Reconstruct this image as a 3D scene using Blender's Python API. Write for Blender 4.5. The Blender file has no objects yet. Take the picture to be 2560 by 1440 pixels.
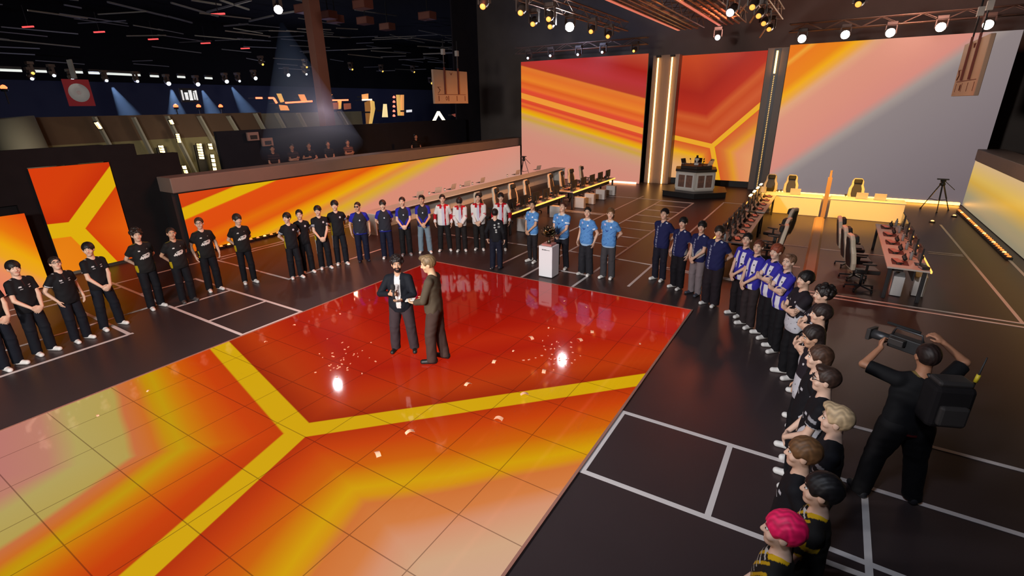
import bpy, math, random, os
import numpy as np
from mathutils import Vector, Matrix
random.seed(7)
SC = bpy.context.scene
COL = SC.collection
# ------------------------------------------------------------------ camera, solved from the floor grid and the uprights of the hall
F, PITCH, ROLL, YAW, H = 1233.0, .3544, -.0161, .5635, 4.15
def cam_axes():
    cy, sy, cp, sp = math.cos(YAW), math.sin(YAW), math.cos(PITCH), math.sin(PITCH)
    fw = np.array([-sy*cp, cy*cp, -sp]); r = np.array([cy, sy, 0.]); u = np.cross(r, fw)
    c, s = math.cos(ROLL), math.sin(ROLL)
    return np.array([r*c + u*s, -r*s + u*c, fw])
AX = cam_axes()
def ray(x, y):
    return np.array([(x-1280)/F, -(y-720)/F, 1.0]) @ AX
def fl(x, y, z=0.):
    d = ray(x, y); t = (z-H)/d[2]
    return Vector((t*d[0], t*d[1], z))
def pl(x, y, axis, val):
    d = ray(x, y); o = np.array([0, 0, H]); t = (val-o[axis])/d[axis]; p = o+t*d
    return Vector(p)
cd = bpy.data.cameras.new('camera'); cam = bpy.data.objects.new('camera', cd); COL.objects.link(cam)
cd.sensor_width = 36; cd.lens = F/2560*36; cd.clip_end = 300
m3 = Matrix([AX[0], AX[1], -AX[2]]).transposed()
cam.matrix_world = Matrix.Translation((0, 0, H)) @ m3.to_4x4()
SC.camera = cam
SC.view_settings.view_transform = 'Standard'; SC.view_settings.look = 'None'
SC.view_settings.gamma = 1; SC.view_settings.use_curve_mapping = False
SC.view_settings.exposure = 0
try:
    SC.cycles.use_denoising = True; SC.cycles.use_adaptive_sampling = True; SC.cycles.adaptive_threshold = .05; SC.cycles.max_bounces = 6; SC.cycles.diffuse_bounces = 3; SC.cycles.glossy_bounces = 3
    SC.cycles.volume_bounces = 0; SC.cycles.sample_clamp_indirect = 6; SC.cycles.caustics_reflective = False; SC.cycles.caustics_refractive = False
except Exception: pass
W = bpy.data.worlds.new('world'); SC.world = W; W.use_nodes = True
W.node_tree.nodes['Background'].inputs[0].default_value = (.004, .005, .009, 1)
W.node_tree.nodes['Background'].inputs[1].default_value = 1.0

# ------------------------------------------------------------------ colours and materials
def lin(c):
    return tuple((v/255/12.92 if v/255 <= .04045 else ((v/255+.055)/1.055)**2.4) for v in c)
def mat(name, col, rough=.6, metal=0, emit=None, es=0, spec=.5):
    m = bpy.data.materials.new(name); m.use_nodes = True
    b = m.node_tree.nodes['Principled BSDF']
    b.inputs['Base Color'].default_value = (*col, 1); b.inputs['Roughness'].default_value = rough
    b.inputs['Metallic'].default_value = metal; b.inputs['Specular IOR Level'].default_value = spec
    if emit: b.inputs['Emission Color'].default_value = (*emit, 1); b.inputs['Emission Strength'].default_value = es
    return m
def srgb(name, c, **k): return mat(name, lin(c), **k)
def noise_mat(name, c1, c2, scale=5, rough=.6, bump=0, spec=.5, detail=4):
    m = mat(name, c1, rough, spec=spec); nt = m.node_tree; b = nt.nodes['Principled BSDF']
    tc = nt.nodes.new('ShaderNodeTexCoord'); n = nt.nodes.new('ShaderNodeTexNoise'); n.inputs['Scale'].default_value = scale; n.inputs['Detail'].default_value = detail
    mx = nt.nodes.new('ShaderNodeMix'); mx.data_type = 'RGBA'
    mx.inputs[6].default_value = (*c1, 1); mx.inputs[7].default_value = (*c2, 1)
    nt.links.new(tc.outputs['Object'], n.inputs['Vector']); nt.links.new(n.outputs['Fac'], mx.inputs[0]); nt.links.new(mx.outputs[2], b.inputs['Base Color'])
    if bump:
        bp = nt.nodes.new('ShaderNodeBump'); bp.inputs['Strength'].default_value = bump; bp.inputs['Distance'].default_value = .01
        nt.links.new(n.outputs['Fac'], bp.inputs['Height']); nt.links.new(bp.outputs['Normal'], b.inputs['Normal'])
    return m
def vc_mat(name, rough=.75, spec=.3):
    m = mat(name, (.5, .5, .5), rough, spec=spec); nt = m.node_tree
    a = nt.nodes.new('ShaderNodeVertexColor'); a.layer_name = 'Dye'
    nt.links.new(a.outputs['Color'], nt.nodes['Principled BSDF'].inputs['Base Color'])
    return m

# ------------------------------------------------------------------ objects
def setp(o, label=None, cat=None, group=None, kind=None):
    if label: o['label'] = label
    if cat: o['category'] = cat
    if group: o['group'] = group
    if kind: o['kind'] = kind
    return o
def thing(name, label, cat, loc=(0, 0, 0), rz=0, group=None, kind=None):
    o = bpy.data.objects.new(name, None); COL.objects.link(o); o.empty_display_size = .1
    o.location = loc; o.rotation_euler = (0, 0, rz)
    return setp(o, label, cat, group, kind)
class MB:
    def __init__(s): s.v = []; s.f = []; s.smooth = []
    def add(s, vs, fs, smooth=False):
        n = len(s.v); s.v += [tuple(v) for v in vs]; s.f += [tuple(i+n for i in f) for f in fs]; s.smooth += [smooth]*len(fs); return s
    def box(s, c, d, rot=None):
        x, y, z = (q/2 for q in d)
        vs = [Vector((i*x, j*y, k*z)) for i in (-1, 1) for j in (-1, 1) for k in (-1, 1)]
        if rot is not None: vs = [rot @ v for v in vs]
        c = Vector(c)
        return s.add([v+c for v in vs], [(0, 1, 3, 2), (4, 6, 7, 5), (0, 4, 5, 1), (2, 3, 7, 6), (0, 2, 6, 4), (1, 5, 7, 3)])
    def box2(s, a, b): return s.box([(p+q)/2 for p, q in zip(a, b)], [abs(q-p) for p, q in zip(a, b)])
    def bar(s, a, b, w, h=None):
        a, b = Vector(a), Vector(b); d = b-a
        q = d.to_track_quat('Z', 'Y').to_matrix()
        return s.box((a+b)/2, (w, h or w, d.length), q)
    def tube(s, pts, r, n=10, cap=True):
        pts = [Vector(p) for p in pts]; rs = r if isinstance(r, (list, tuple)) else [r]*len(pts)
        vs = []; fs = []
        for i, p in enumerate(pts):
            d = (pts[min(i+1, len(pts)-1)]-pts[max(i-1, 0)])
            if d.length < 1e-9: d = Vector((0, 0, 1))
            q = d.to_track_quat('Z', 'Y')
            for k in range(n):
                a = 2*math.pi*k/n; vs.append(p+q @ Vector((rs[i]*math.cos(a), rs[i]*math.sin(a), 0)))
        for i in range(len(pts)-1):
            for k in range(n): fs.append((i*n+k, i*n+(k+1) % n, (i+1)*n+(k+1) % n, (i+1)*n+k))
        if cap: fs.append(tuple(range(n-1, -1, -1))); fs.append(tuple(range((len(pts)-1)*n, len(pts)*n)))
        return s.add(vs, fs, True)
    def lathe(s, prof, n=20, c=(0, 0, 0), rot=None):
        pts = []; c = Vector(c); vs = []; fs = []
        for r, z in prof:
            for k in range(n):
                a = 2*math.pi*k/n; v = Vector((r*math.cos(a), r*math.sin(a), z))
                if rot is not None: v = rot @ v
                vs.append(v+c)
        for i in range(len(prof)-1):
            for k in range(n): fs.append((i*n+k, i*n+(k+1) % n, (i+1)*n+(k+1) % n, (i+1)*n+k))
        fs.append(tuple(range(n-1, -1, -1))); fs.append(tuple(range((len(prof)-1)*n, len(prof)*n)))
        return s.add(vs, fs, True)
    def prism(s, poly, z0, z1, M=None):
        n = len(poly); vs = [Vector((x, y, z0)) for x, y in poly]+[Vector((x, y, z1)) for x, y in poly]
        if M is not None: vs = [M @ v for v in vs]
        fs = [tuple(range(n-1, -1, -1)), tuple(range(n, 2*n))]+[(i, (i+1) % n, n+(i+1) % n, n+i) for i in range(n)]
        return s.add(vs, fs)
    def build(s, name, m, parent=None, label=None, bevel=0, kind=None):
        me = bpy.data.meshes.new(name); me.from_pydata(s.v, [], s.f); me.materials.append(m)
        me.polygons.foreach_set('use_smooth', s.smooth); me.update()
        o = bpy.data.objects.new(name, me); COL.objects.link(o)
        if parent is not None: o.parent = parent
        if bevel:
            b = o.modifiers.new('edge', 'BEVEL'); b.width = bevel; b.segments = 2; b.limit_method = 'ANGLE'
        setp(o, label, kind=kind)
        return o
def copy_tree(o, parent=None):
    c = o.copy(); COL.objects.link(c)
    if parent is not None: c.parent = parent
    for ch in list(o.children): copy_tree(ch, c)
    return c
def nth(i): return ('first', 'second', 'third', 'fourth', 'fifth', 'sixth', 'seventh', 'eighth', 'ninth', 'tenth', 'eleventh', 'twelfth', 'thirteenth', 'fourteenth', 'fifteenth', 'sixteenth', 'seventeenth', 'eighteenth', 'nineteenth', 'twentieth')[i]

# ------------------------------------------------------------------ what the screens show: colour ramps across the distance to lines
def nmath(nt, op, a, b=None, c=None, clamp=False):
    n = nt.nodes.new('ShaderNodeMath'); n.operation = op; n.use_clamp = clamp
    for i, v in enumerate((a, b, c)):
        if v is None: continue
        if isinstance(v, (int, float)): n.inputs[i].default_value = v
        else: nt.links.new(v, n.inputs[i])
    return n.outputs[0]
def nramp(nt, val, stops, lo, hi):
    f = nmath(nt, 'MULTIPLY_ADD', val, 1/(hi-lo), -lo/(hi-lo), True)
    r = nt.nodes.new('ShaderNodeValToRGB'); e = r.color_ramp.elements
    st = [((d-lo)/(hi-lo), c) for d, c in stops]
    for i, (p, c) in enumerate(st):
        el = e[i] if i < 2 else e.new(p)
        el.position = p; el.color = (*lin(c), 1)
    nt.links.new(f, r.inputs[0]); return r.outputs[0]
def screen_mat(name, kind, data, gain=1.0, rough=.4, seams=None, warp=.05, spec=.12):
    """kind 'lin': data = (nx, ny, stops); kind 'y': data = (J, [uA,uB,uC], [(i,j,stops),...])"""
    m = mat(name, (.003, .003, .003), rough, spec=spec); nt = m.node_tree; b = nt.nodes['Principled BSDF']
    tc = nt.nodes.new('ShaderNodeTexCoord'); sp = nt.nodes.new('ShaderNodeSeparateXYZ'); nt.links.new(tc.outputs['Object'], sp.inputs[0])
    X, Y = sp.outputs[0], sp.outputs[1]
    nz = nt.nodes.new('ShaderNodeTexNoise'); nz.inputs['Scale'].default_value = .45; nz.inputs['Detail'].default_value = 1
    nt.links.new(tc.outputs['Object'], nz.inputs[0])
    wob = nmath(nt, 'MULTIPLY_ADD', nz.outputs[0], 2*warp, -warp)
    def line(nx, ny, off): return nmath(nt, 'ADD', nmath(nt, 'MULTIPLY', X, nx), nmath(nt, 'MULTIPLY_ADD', Y, ny, off))
    if kind == 'lin':
        nx, ny, stops = data; col = nramp(nt, line(nx, ny, 0), stops, stops[0][0], stops[-1][0])
    else:
        J, U, secs = data; col = None
        for i, j, stops in secs:
            ds = []
            for a, o in ((i, j), (j, i)):
                n = np.array([-U[a][1], U[a][0]]); n = n if n @ np.array(U[o]) > 0 else -n
                ds.append(line(n[0], n[1], -float(n @ np.array(J))))
            d = nmath(nt, 'MINIMUM', ds[0], ds[1])
            w = nmath(nt, 'MULTIPLY', wob, nmath(nt, 'MULTIPLY_ADD', d, 2.5, -.9, True))
            c = nramp(nt, nmath(nt, 'ADD', d, w), stops, stops[0][0], stops[-1][0])
            if col is None: col = c
            else:
                mx = nt.nodes.new('ShaderNodeMix'); mx.data_type = 'RGBA'
                nt.links.new(nmath(nt, 'GREATER_THAN', d, 0), mx.inputs[0]); nt.links.new(col, mx.inputs[6]); nt.links.new(c, mx.inputs[7]); col = mx.outputs[2]
    if seams:
        sx, ox, sy, oy, w, dark = seams
        mk = None
        for v, s_, o_ in ((X, sx, ox), (Y, sy, oy)):
            fr = nmath(nt, 'FRACT', nmath(nt, 'MULTIPLY_ADD', v, 1/s_, -o_/s_))
            q = nmath(nt, 'LESS_THAN', fr, w/s_)
            mk = q if mk is None else nmath(nt, 'MAXIMUM', mk, q)
        sc = nt.nodes.new('ShaderNodeMix'); sc.data_type = 'RGBA'; nt.links.new(nmath(nt, 'MULTIPLY', mk, dark), sc.inputs[0])
        nt.links.new(col, sc.inputs[6]); sc.inputs[7].default_value = (.05, .004, .002, 1); col = sc.outputs[2]
    nt.links.new(col, b.inputs['Emission Color']); b.inputs['Emission Strength'].default_value = gain
    return m
def screen_panel(name, p0, p1, z0, z1, m, label, depth=.12, frame=.03):
    """upright display between two floor points (left to right as one faces it), face on the side of the camera"""
    p0, p1 = Vector((p0[0], p0[1], 0)), Vector((p1[0], p1[1], 0)); d = p1-p0; L = d.length
    t = thing(name, label, 'screen', (p0.x, p0.y, z0), math.atan2(d.y, d.x))
    h = z1-z0
    # display local frame: x along the width, y up  (so the picture maths works in x, y)
    me = MB(); me.add([(0, 0, 0), (L, 0, 0), (L, h, 0), (0, h, 0), (0, 0, -.02), (L, 0, -.02), (L, h, -.02), (0, h, -.02)], [(0, 1, 2, 3), (7, 6, 5, 4), (0, 4, 5, 1), (1, 5, 6, 2), (2, 6, 7, 3), (3, 7, 4, 0)])
    o = me.build('display', m, t); o.rotation_euler = (math.pi/2, 0, 0)
    fr = MB(); fr.box2((0, .021, 0), (L, depth, h))
    fr.build('cabinet', M['black'], t)
    return t
def uv_on(p0, p1, z0, pts):
    """pixels -> (along, up) metres on an upright panel from p0 to p1"""
    p0 = np.array([p0[0], p0[1], z0]); d = np.array([p1[0]-p0[0], p1[1]-p0[1], 0]); d = d/np.linalg.norm(d); n = np.array([-d[1], d[0], 0]); out = []
    for x, y in pts:
        r = ray(x, y); o = np.array([0, 0, H]); t = n @ (p0-o)/(n @ r); q = o+t*r-p0
        out.append((float(q @ d), float(q[2])))
    return out
M = {}
M['black'] = mat('black_paint', (.012, .012, .014), .55)
M['drape'] = noise_mat('black_drape', (.008, .007, .008), (.013, .011, .012), 3, .9, spec=.1)
M['steel'] = mat('grey_steel', (.35, .34, .33), .5, .3)
M['dark_metal'] = mat('dark_metal', (.05, .05, .055), .4, .5)
M['white'] = mat('white_laminate', (.75, .74, .72), .45)
M['panel_white'] = mat('white_panel', (.62, .58, .54), .5)
M['grey_plastic'] = mat('grey_plastic', (.25, .25, .26), .5)
# ================================================================== the hall
def struct(name, mb, m, bevel=0, parent=None):
    o = mb.build(name, m, parent, bevel=bevel)
    if parent is None: o['kind'] = 'structure'
    return o
M['floor'] = noise_mat('matt_stage_floor', (.032, .025, .027), (.039, .030, .032), 1.5, .38, spec=.42)
M['line'] = mat('white_floor_tape', (.62, .58, .58), .5)
M['floor'].node_tree.nodes['Principled BSDF'].inputs['Specular Tint'].default_value = (1, .36, .28, 1)  # red of the screen reflections put into the floor's specular colour
floor = struct('floor', MB().box2((-70, -8, -.3), (25, 75, 0)), M['floor'])
# painted court lines (one flat part of the floor)
def line_xy(mb, a, b, w=.06):
    a = Vector((a[0], a[1])); b = Vector((b[0], b[1])); d = (b-a).normalized(); n = Vector((-d.y, d.x))*w/2; a = a-d*w/2; b = b+d*w/2
    line_xy.z = getattr(line_xy, 'z', .003)+.00008; mb.prism([tuple(a-n), tuple(b-n), tuple(b+n), tuple(a+n)], .0005, line_xy.z)
lm = MB()
LINES = [((-12.5, 4.63), (-9.15, 4.6)), ((-11.92, 4.63), (-11.92, 5.94)), ((-11.92, 5.94), (-9.15, 5.94)), ((-10.47, 4.63), (-10.47, 5.94)), ((-9.2, 4.6), (-9.2, 5.94)),
    ((-14.8, 7.18), (-11.39, 7.17)), ((-14.8, 7.3), (-14.8, 13)), ((-15.05, 2), (-15.05, 13.4)), ((-11.4, 7.17), (-11.4, 10.4)), ((-11.2, -1), (-11.2, 3.5)), ((-15.25, 4.68), (-12.45, 4.63)), ((-15.2, 3.47), (-11.2, 3.47)),
    ((-12.45, 4.63), (-12.45, 1)), ((-13.6, 5.95), (-11.92, 5.94)), ((-13.6, 5.95), (-13.6, 4.65)), ((-14.6, 1), (-14.6, 4.6)),
    ((-1.88, 5.92), (2.9, 5.93)), ((-1.88, 4.5), (.98, 4.56)), ((-1.88, 4.5), (-1.88, 5.92)), ((-.45, 4.56), (-.45, 5.92)), ((.98, 5.93), (.98, 2.2)), ((.3, 7.19), (3.6, 7.18)), ((.68, 4.74), (2.2, 4.7)),
    ((-.6, 12.7), (3.77, 12.72)), ((-.6, 12.48), (3.75, 12.5)), ((3.76, 12.72), (3.7, 22.3)), ((4.6, 16), (4.7, 23.2)), ((2.9, 17.8), (3.62, 17.9)), ((2.9, 18), (3.62, 18.05)),
    ((-6.2, 10.27), (-6.15, 22.49)), ((-4.76, 10.24), (-4.74, 22.5)), ((-6.15, 22.49), (-4.74, 22.5)), ((-6.15, 13.06), (-4.76, 12.98)), ((-7.28, 10.5), (-7.22, 23.3)), ((-3.6, 11), (-3.61, 23.3)), ((-3.61, 23.3), (-2.4, 23.3)),
    ((-9.2, 18.36), (-7.26, 18.4)), ((-9.2, 18.56), (-7.26, 18.6)), ((-11, 12.9), (-6.2, 13.05)), ((-4.7, 13), (-1.6, 12.75)), ((-3.6, 12.75), (-.6, 12.6)), ((-1.2, 16.9), (2.2, 16.9)), ((-1.2, 14.6), (-.2, 14.6)), ((-6.2, 11.25), (-4.76, 11.25)), ((-9, 22.6), (-6.2, 22.6))]
for i in range(8): LINES.append(((-6.15, 14.35+i*1.18), (-4.75, 14.3+i*1.18)))
for a, b in LINES: line_xy(lm, a, b, .065 if a[1] > 4 else .07)
lm.build('court_lines', M['line'], floor, 'pale court lines painted on the dark floor')
# cable ramp down the floor on the right
t = thing('cable_ramp', 'long tan cable ramp lying on the floor towards the right-hand white desks', 'cable ramp', (.07, 17.6, 0))
M['tan'] = mat('tan_rubber', (.32, .19, .11), .55)
MB().prism([(-.16, 0), (.16, 0), (.1, .05), (-.1, .05)], -4.0, 4.0, Matrix.Rotation(math.pi/2, 4, 'X')).build('ramp', M['tan'], t)
MB().box2((-.02, -4, .05), (.02, 4, .055)).build('lid', M['tan'], t)

# ------------------------------------------------------------------ walls
M['ledge'] = noise_mat('brown_wall_cap', (.16, .12, .10), (.2, .15, .125), 2, .6)
M['hall_dark'] = noise_mat('dark_hall_drape', (.022, .02, .028), (.034, .03, .04), 1.2, .9, spec=.1)
struct('wall_left', MB().box2((-17.1, 7.1, 0), (-16.42, 27.3, 1.84)).box2((-17.1, 7.1, 1.84), (-16.3, 27.3, 1.86)), M['black'])
struct('trim_1', MB().box2((-17.1, 7.1, 1.86), (-16.28, 27.3, 2.3)), M['ledge'], .02)
struct('wall_right', MB().box2((5.09, 9, 0), (5.8, 26.8, 1.82)), M['black'])
struct('trim_2', MB().box2((4.93, 9, 1.82), (5.8, 27.2, 2.25)), M['ledge'], .02)
struct('wall_back', MB().box2((-21.5, 30.2, 0), (26, 30.5, 11.5)), noise_mat('back_drape', (.10, .085, .08), (.14, .115, .105), 1.5, .9, spec=.1))
struct('wall_right_drape', MB().box2((9.5, 5, 0), (9.7, 30.2, 11.5)), noise_mat('brown_drape', (.09, .06, .055), (.11, .075, .065), 1.5, .9, spec=.1))
struct('wall_left_drape', MB().box2((-21.6, 27.5, 0), (-21.5, 30.2, 11.5)), M['hall_dark'])
struct('ceiling', MB().box2((-70, -8, 11.5), (25, 75, 11.8)), mat('ceiling_black', (.02, .019, .02), .9, spec=.1))
# tall black portal around the two left screens
pb = MB()
pb.box2((-17.35, 3.86, 0), (-17.06, 4.28, 3.3)).box2((-17.35, 4.28, 2.86), (-17.06, 6.0, 3.3)).box2((-17.35, 6.0, 0), (-17.06, 6.75, 3.28)).box2((-17.35, 6.75, 0), (-17.06, 7.85, 2.95)).box2((-17.35, -6, 2.0), (-17.06, 3.86, 3.2)).box2((-17.35, -6, 0), (-17.2, 3.86, 2.0))
struct('wall_left_portal', pb, M['drape'])

# ------------------------------------------------------------------ screens
YEL = (212, 165, 6)
def unit(v): v = np.array(v, float); return v/np.linalg.norm(v)
E_ = .004
# floor screen
FX0, FX1, FY0, FY1 = -9.1, -1.94, -1.0, 10.18
J = np.array([-5.5-FX0, 3.22-FY0])
U = [np.array([-.9705, .2409]), np.array([.6977, .7164]), np.array([.2692, -.9631])]
s1 = [(0, YEL), (.165, YEL), (.175, (158, 40, 4)), (.55, (182, 56, 8)), (.9, (185, 48, 6)), (1.5, (172, 28, 6)), (2.1, (182, 38, 8)), (2.6, (168, 24, 5)), (3.6, (150, 16, 5)), (5, (140, 14, 6))]
s2 = [(0, YEL), (.15, YEL), (.16, (182, 48, 4)), (.5, (200, 66, 6)), (.95, (206, 98, 6)), (1.2, (210, 138, 4)), (1.36, (214, 160, 4)), (1.5, (214, 146, 14)), (1.62, (210, 116, 52)), (1.9, (214, 126, 66)), (2.12, (216, 148, 112)), (2.5, (212, 168, 132)), (3.4, (208, 166, 146))]
s3 = [(0, YEL), (.17, YEL), (.19, (194, 60, 2)), (.45, (202, 64, 3)), (.75, (207, 92, 3)), (1.0, (205, 126, 3)), (1.18, (196, 152, 4)), (1.3, (198, 142, 6)), (1.44, (206, 110, 34)), (1.64, (202, 112, 62)), (1.74, (182, 158, 80)), (2.25, (182, 162, 92)), (2.55, (190, 128, 106)), (3.2, (188, 116, 112))]
t = thing('floor_display', 'huge glossy lit floor screen with a yellow three armed stripe on red and orange', 'floor screen', (FX0, FY0, 0), kind='thing')
fm = screen_mat('floor_picture', 'y', (J, U, [(0, 1, s1), (1, 2, s2), (0, 2, s3)]), .95, .055, (.8, (-1.94-FX0) % .8, .8, (3.17-FY0) % .8, .012, .55), .16, .6)
nt = fm.node_tree; b = nt.nodes['Principled BSDF']; b.inputs['Coat Weight'].default_value = .0
wx, wy = FX1-FX0, FY1-FY0
MB().box2((0, 0, .001), (wx, wy, .02)).build('display', fm, t)
eb = MB()
for a, c in (((-.035, -.035), (0, wy+.035)), ((wx, -.035), (wx+.035, wy+.035)), ((0, wy), (wx, wy+.035))): eb.box2((*a, .001), (*c, .024))
eb.build('edge_trim', mat('edge_trim', (.35, .16, .12), .4), t)
# big back screens
BL = ((-16.1, 26.85), (-8.62, 26.85)); BR = ((-2.32, 26.95), (5.2, 26.95)); MD = ((-7.25, 28.1), (-3.3, 28.1))
sl = [(2.0, (212, 140, 122)), (2.7, (210, 146, 124)), (3.15, (206, 156, 116)), (3.35, (206, 162, 60)), (3.5, (212, 154, 90)), (3.66, (232, 178, 8)), (3.84, (236, 150, 22)), (3.98, (224, 78, 44)), (4.1, (236, 116, 44)), (4.22, (218, 66, 44)), (4.36, (224, 84, 44)), (4.38, (242, 154, 56)), (4.66, (242, 152, 54)), (4.69, (220, 76, 44)), (4.86, (226, 74, 50)), (5.0, (234, 112, 44)), (5.22, (222, 92, 34)), (5.45, (236, 132, 40)), (5.8, (228, 112, 40)), (6.06, (226, 122, 44)), (6.12, (178, 54, 40)), (6.7, (184, 50, 52)), (7.3, (170, 34, 24)), (8.1, (190, 78, 50))]
sr = [(-5.2, (236, 120, 20)), (-4.4, (236, 120, 14)), (-4.28, (240, 164, 52)), (-4.1, (236, 124, 18)), (-3.5, (236, 132, 12)), (-3.22, (244, 170, 8)), (-3.0, (236, 164, 60)), (-2.75, (226, 164, 124)), (-2.4, (222, 148, 124)), (-1.5, (220, 144, 124)), (-.75, (216, 140, 126)), (-.35, (164, 150, 144)), (0, (142, 130, 130)), (1.5, (134, 122, 124)), (4.2, (116, 104, 108))]
screen_panel('stage_screen', *BL, .02, 6.5, screen_mat('left_picture', 'lin', (.249, .968, sl), .95), 'tall stage screen with slanting orange stripes, left of the twin lit pylon')
screen_panel('stage_screen', *BR, .02, 6.46, screen_mat('right_picture', 'lin', (.66, -.75, sr), .95), 'tall stage screen fading from orange corner to plain grey, behind the tripod')
JM = np.array([1.95, 2.0]); UM = [unit((-1.95, .4)), unit((2.02, 2.0)), unit((.59, -2.0))]
YM = (238, 168, 40)
m1 = [(0, YM), (.11, YM), (.125, (196, 70, 28)), (.5, (206, 88, 42)), (.85, (198, 72, 28)), (1.15, (206, 90, 40)), (1.45, (184, 44, 24)), (2.3, (166, 34, 20)), (4, (200, 72, 32))]
m2 = [(0, YM), (.11, (236, 180, 12)), (.125, (214, 92, 40)), (.5, (216, 116, 48)), (.8, (228, 152, 40)), (1.1, (228, 140, 90)), (2, (232, 160, 100))]
m3 = [(0, YM), (.11, YM), (.125, (214, 88, 34)), (.4, (222, 120, 40)), (.62, (238, 172, 18)), (.9, (226, 162, 70)), (1.4, (226, 166, 112))]
ms = screen_panel('stage_screen', *MD, .3, 6.4, screen_mat('middle_picture', 'y', (JM-[0, .3], UM, [(0, 1, m1), (1, 2, m2), (0, 2, m3)]), .95, warp=.05), 'red stage screen with a yellow three armed stripe behind the hexagonal booth')
MB().box2((0, .02, -.3), (3.95, .12, 0)).build('plinth', M['black'], ms)
# left side screens
YP = (226, 176, 8)
p1 = [(0, YP), (.185, YP), (.2, (200, 48, 4)), (.7, (214, 62, 4)), (2, (220, 58, 6))]
p2 = [(0, YP), (.185, YP), (.2, (212, 66, 4)), (.9, (228, 92, 8)), (1.6, (230, 100, 10))]
p3 = [(0, YP), (.185, YP), (.2, (232, 126, 12)), (.9, (238, 132, 18))]
LW = lambda y0, y1, x=-17.0: ((x, y0), (x, y1))
screen_panel('portal_screen', *LW(4.28, 6.0), .08, 2.84, screen_mat('portal_picture', 'y', ((.52, 1.12), [unit((-.5, .03)), unit((1.27, 1.33)), unit((.45, -1.0))], [(0, 1, p1), (1, 2, p2), (0, 2, p3)]), .95), 'upright orange screen with a yellow three armed stripe in the black portal')
sp = [(.8, (226, 120, 112)), (1.55, (236, 142, 96)), (1.85, (240, 165, 30)), (2.1, (240, 168, 8)), (2.4, (236, 118, 8)), (2.9, (230, 76, 8))]
screen_panel('portal_screen', (-16.3, 1.2), (-16.3, 3.76), .02, 1.88, screen_mat('edge_picture', 'lin', (.757, .653, [(d-.02+.3*.757, c) for d, c in sp]), .95), 'lower screen fading from orange to pink at the left end of the portal')
sw = [(-4.5, (202, 150, 132)), (-2.6, (218, 142, 122)), (-1.5, (220, 142, 118)), (-1.2, (218, 166, 66)), (-1.0, (224, 172, 36)), (-.85, (222, 150, 66)), (-.7, (226, 136, 58)), (-.5, (236, 172, 8)), (-.3, (236, 148, 8)), (-.1, (226, 88, 14)), (.2, (228, 112, 8)), (.45, (224, 78, 12)), (.97, (226, 78, 14)), (.99, (228, 176, 8)), (1.32, (228, 176, 8)), (1.34, (212, 66, 14)), (1.9, (218, 72, 16))]
screen_panel('wall_screen', (-16.3, 7.25), (-16.3, 27.0), .03, 1.82, screen_mat('left_wall_picture', 'lin', (-.236, .972, sw), .95), 'very long low wall screen with yellow and orange slanting stripes behind the players')
srw = [(0, (150, 140, 116)), (.5, (164, 150, 112)), (1.0, (214, 168, 62)), (1.25, (222, 182, 84)), (1.8, (214, 178, 130))]
screen_panel('wall_screen', (4.95, 26.9), (4.95, 9), .03, 1.8, screen_mat('right_wall_picture', 'lin', (0, 1, srw), .9), 'low beige and yellow wall screen along the right edge')

# ------------------------------------------------------------------ lit pylons, glowing strips
M['glow'] = mat('white_hot_tube', (.8, .6, .4), .4, emit=(1, .50, .14), es=6)
M['glow_dim'] = mat('warm_tube', (.8, .6, .4), .4, emit=(1, .42, .08), es=2.2)
M['pylon'] = noise_mat('bronze_pylon', (.20, .135, .105), (.25, .17, .13), 2, .45, spec=.6)
t = thing('lit_pylon', 'tall bronze pylon with two full height glowing tubes between two screens', 'pylon', (-7.93, 27.55, 0))
MB().box2((-.66, 0, 0), (.68, .8, 6.45)).build('body', M['pylon'], t, bevel=.02)
for px in ((1623, 447, 1648, 143), (1655, 447, 1683, 143)):
    a = pl(px[0], px[1], 1, 27.5); c = pl(px[2], px[3], 1, 27.5)
    x = (a.x+c.x)/2+7.93
    MB().tube([(x, -.16, .02), (x, -.16, 6.3)], .04, 8).build('light_tube', M['glow'], t)
    MB().box2((x-.2, -.006, .0), (x+.2, -.001, 6.35)).build('tube_channel', M['pylon'], t)
    MB().box2((x-.1, -.22, 6.33), (x+.1, .0, 6.42)).build('tube_cap', M['black'], t)
t = thing('lit_pylon', 'tall bronze pylon with one tube lit only at its top, right of the red screen', 'pylon', (-2.83, 27.5, 0))
MB().box2((-.42, 0, 0), (.46, .8, 6.45)).build('body', M['pylon'], t, bevel=.02)
MB().tube([(0, -.14, 5.35), (0, -.14, 6.3)], .04, 8).build('light_tube', M['glow'], t)
mb = MB()
for k in range(66): mb.box2((-.02, -.03, .15+k*.078), (.02, 0, .15+k*.078+.03))
mb.build('dotted_tube', M['glow_dim'], t, kind='stuff')
MB().box2((-.14, -.012, 0), (.14, -.001, 6.4)).build('tube_channel', M['dark_metal'], t)
def strip(name, a, b, m, label, r=.06):
    o = MB().bar(a, b, r*2, r*1.4).build(name, m); setp(o, label, 'light strip'); return o
strip('light_strip', (-10.8, 26.72, .06), (-8.75, 26.72, .06), mat('pink_strip', (.8, .5, .4), .4, emit=(1, .42, .2), es=5), 'short pink white light strip on the floor at the foot of the left stage screen')
strip('light_strip', (-2.2, 26.82, .08), (4.85, 26.82, .08), mat('amber_strip', (.8, .5, .3), .4, emit=(1, .42, .06), es=9), 'long amber light strip along the foot of the grey stage screen', .07)

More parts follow.
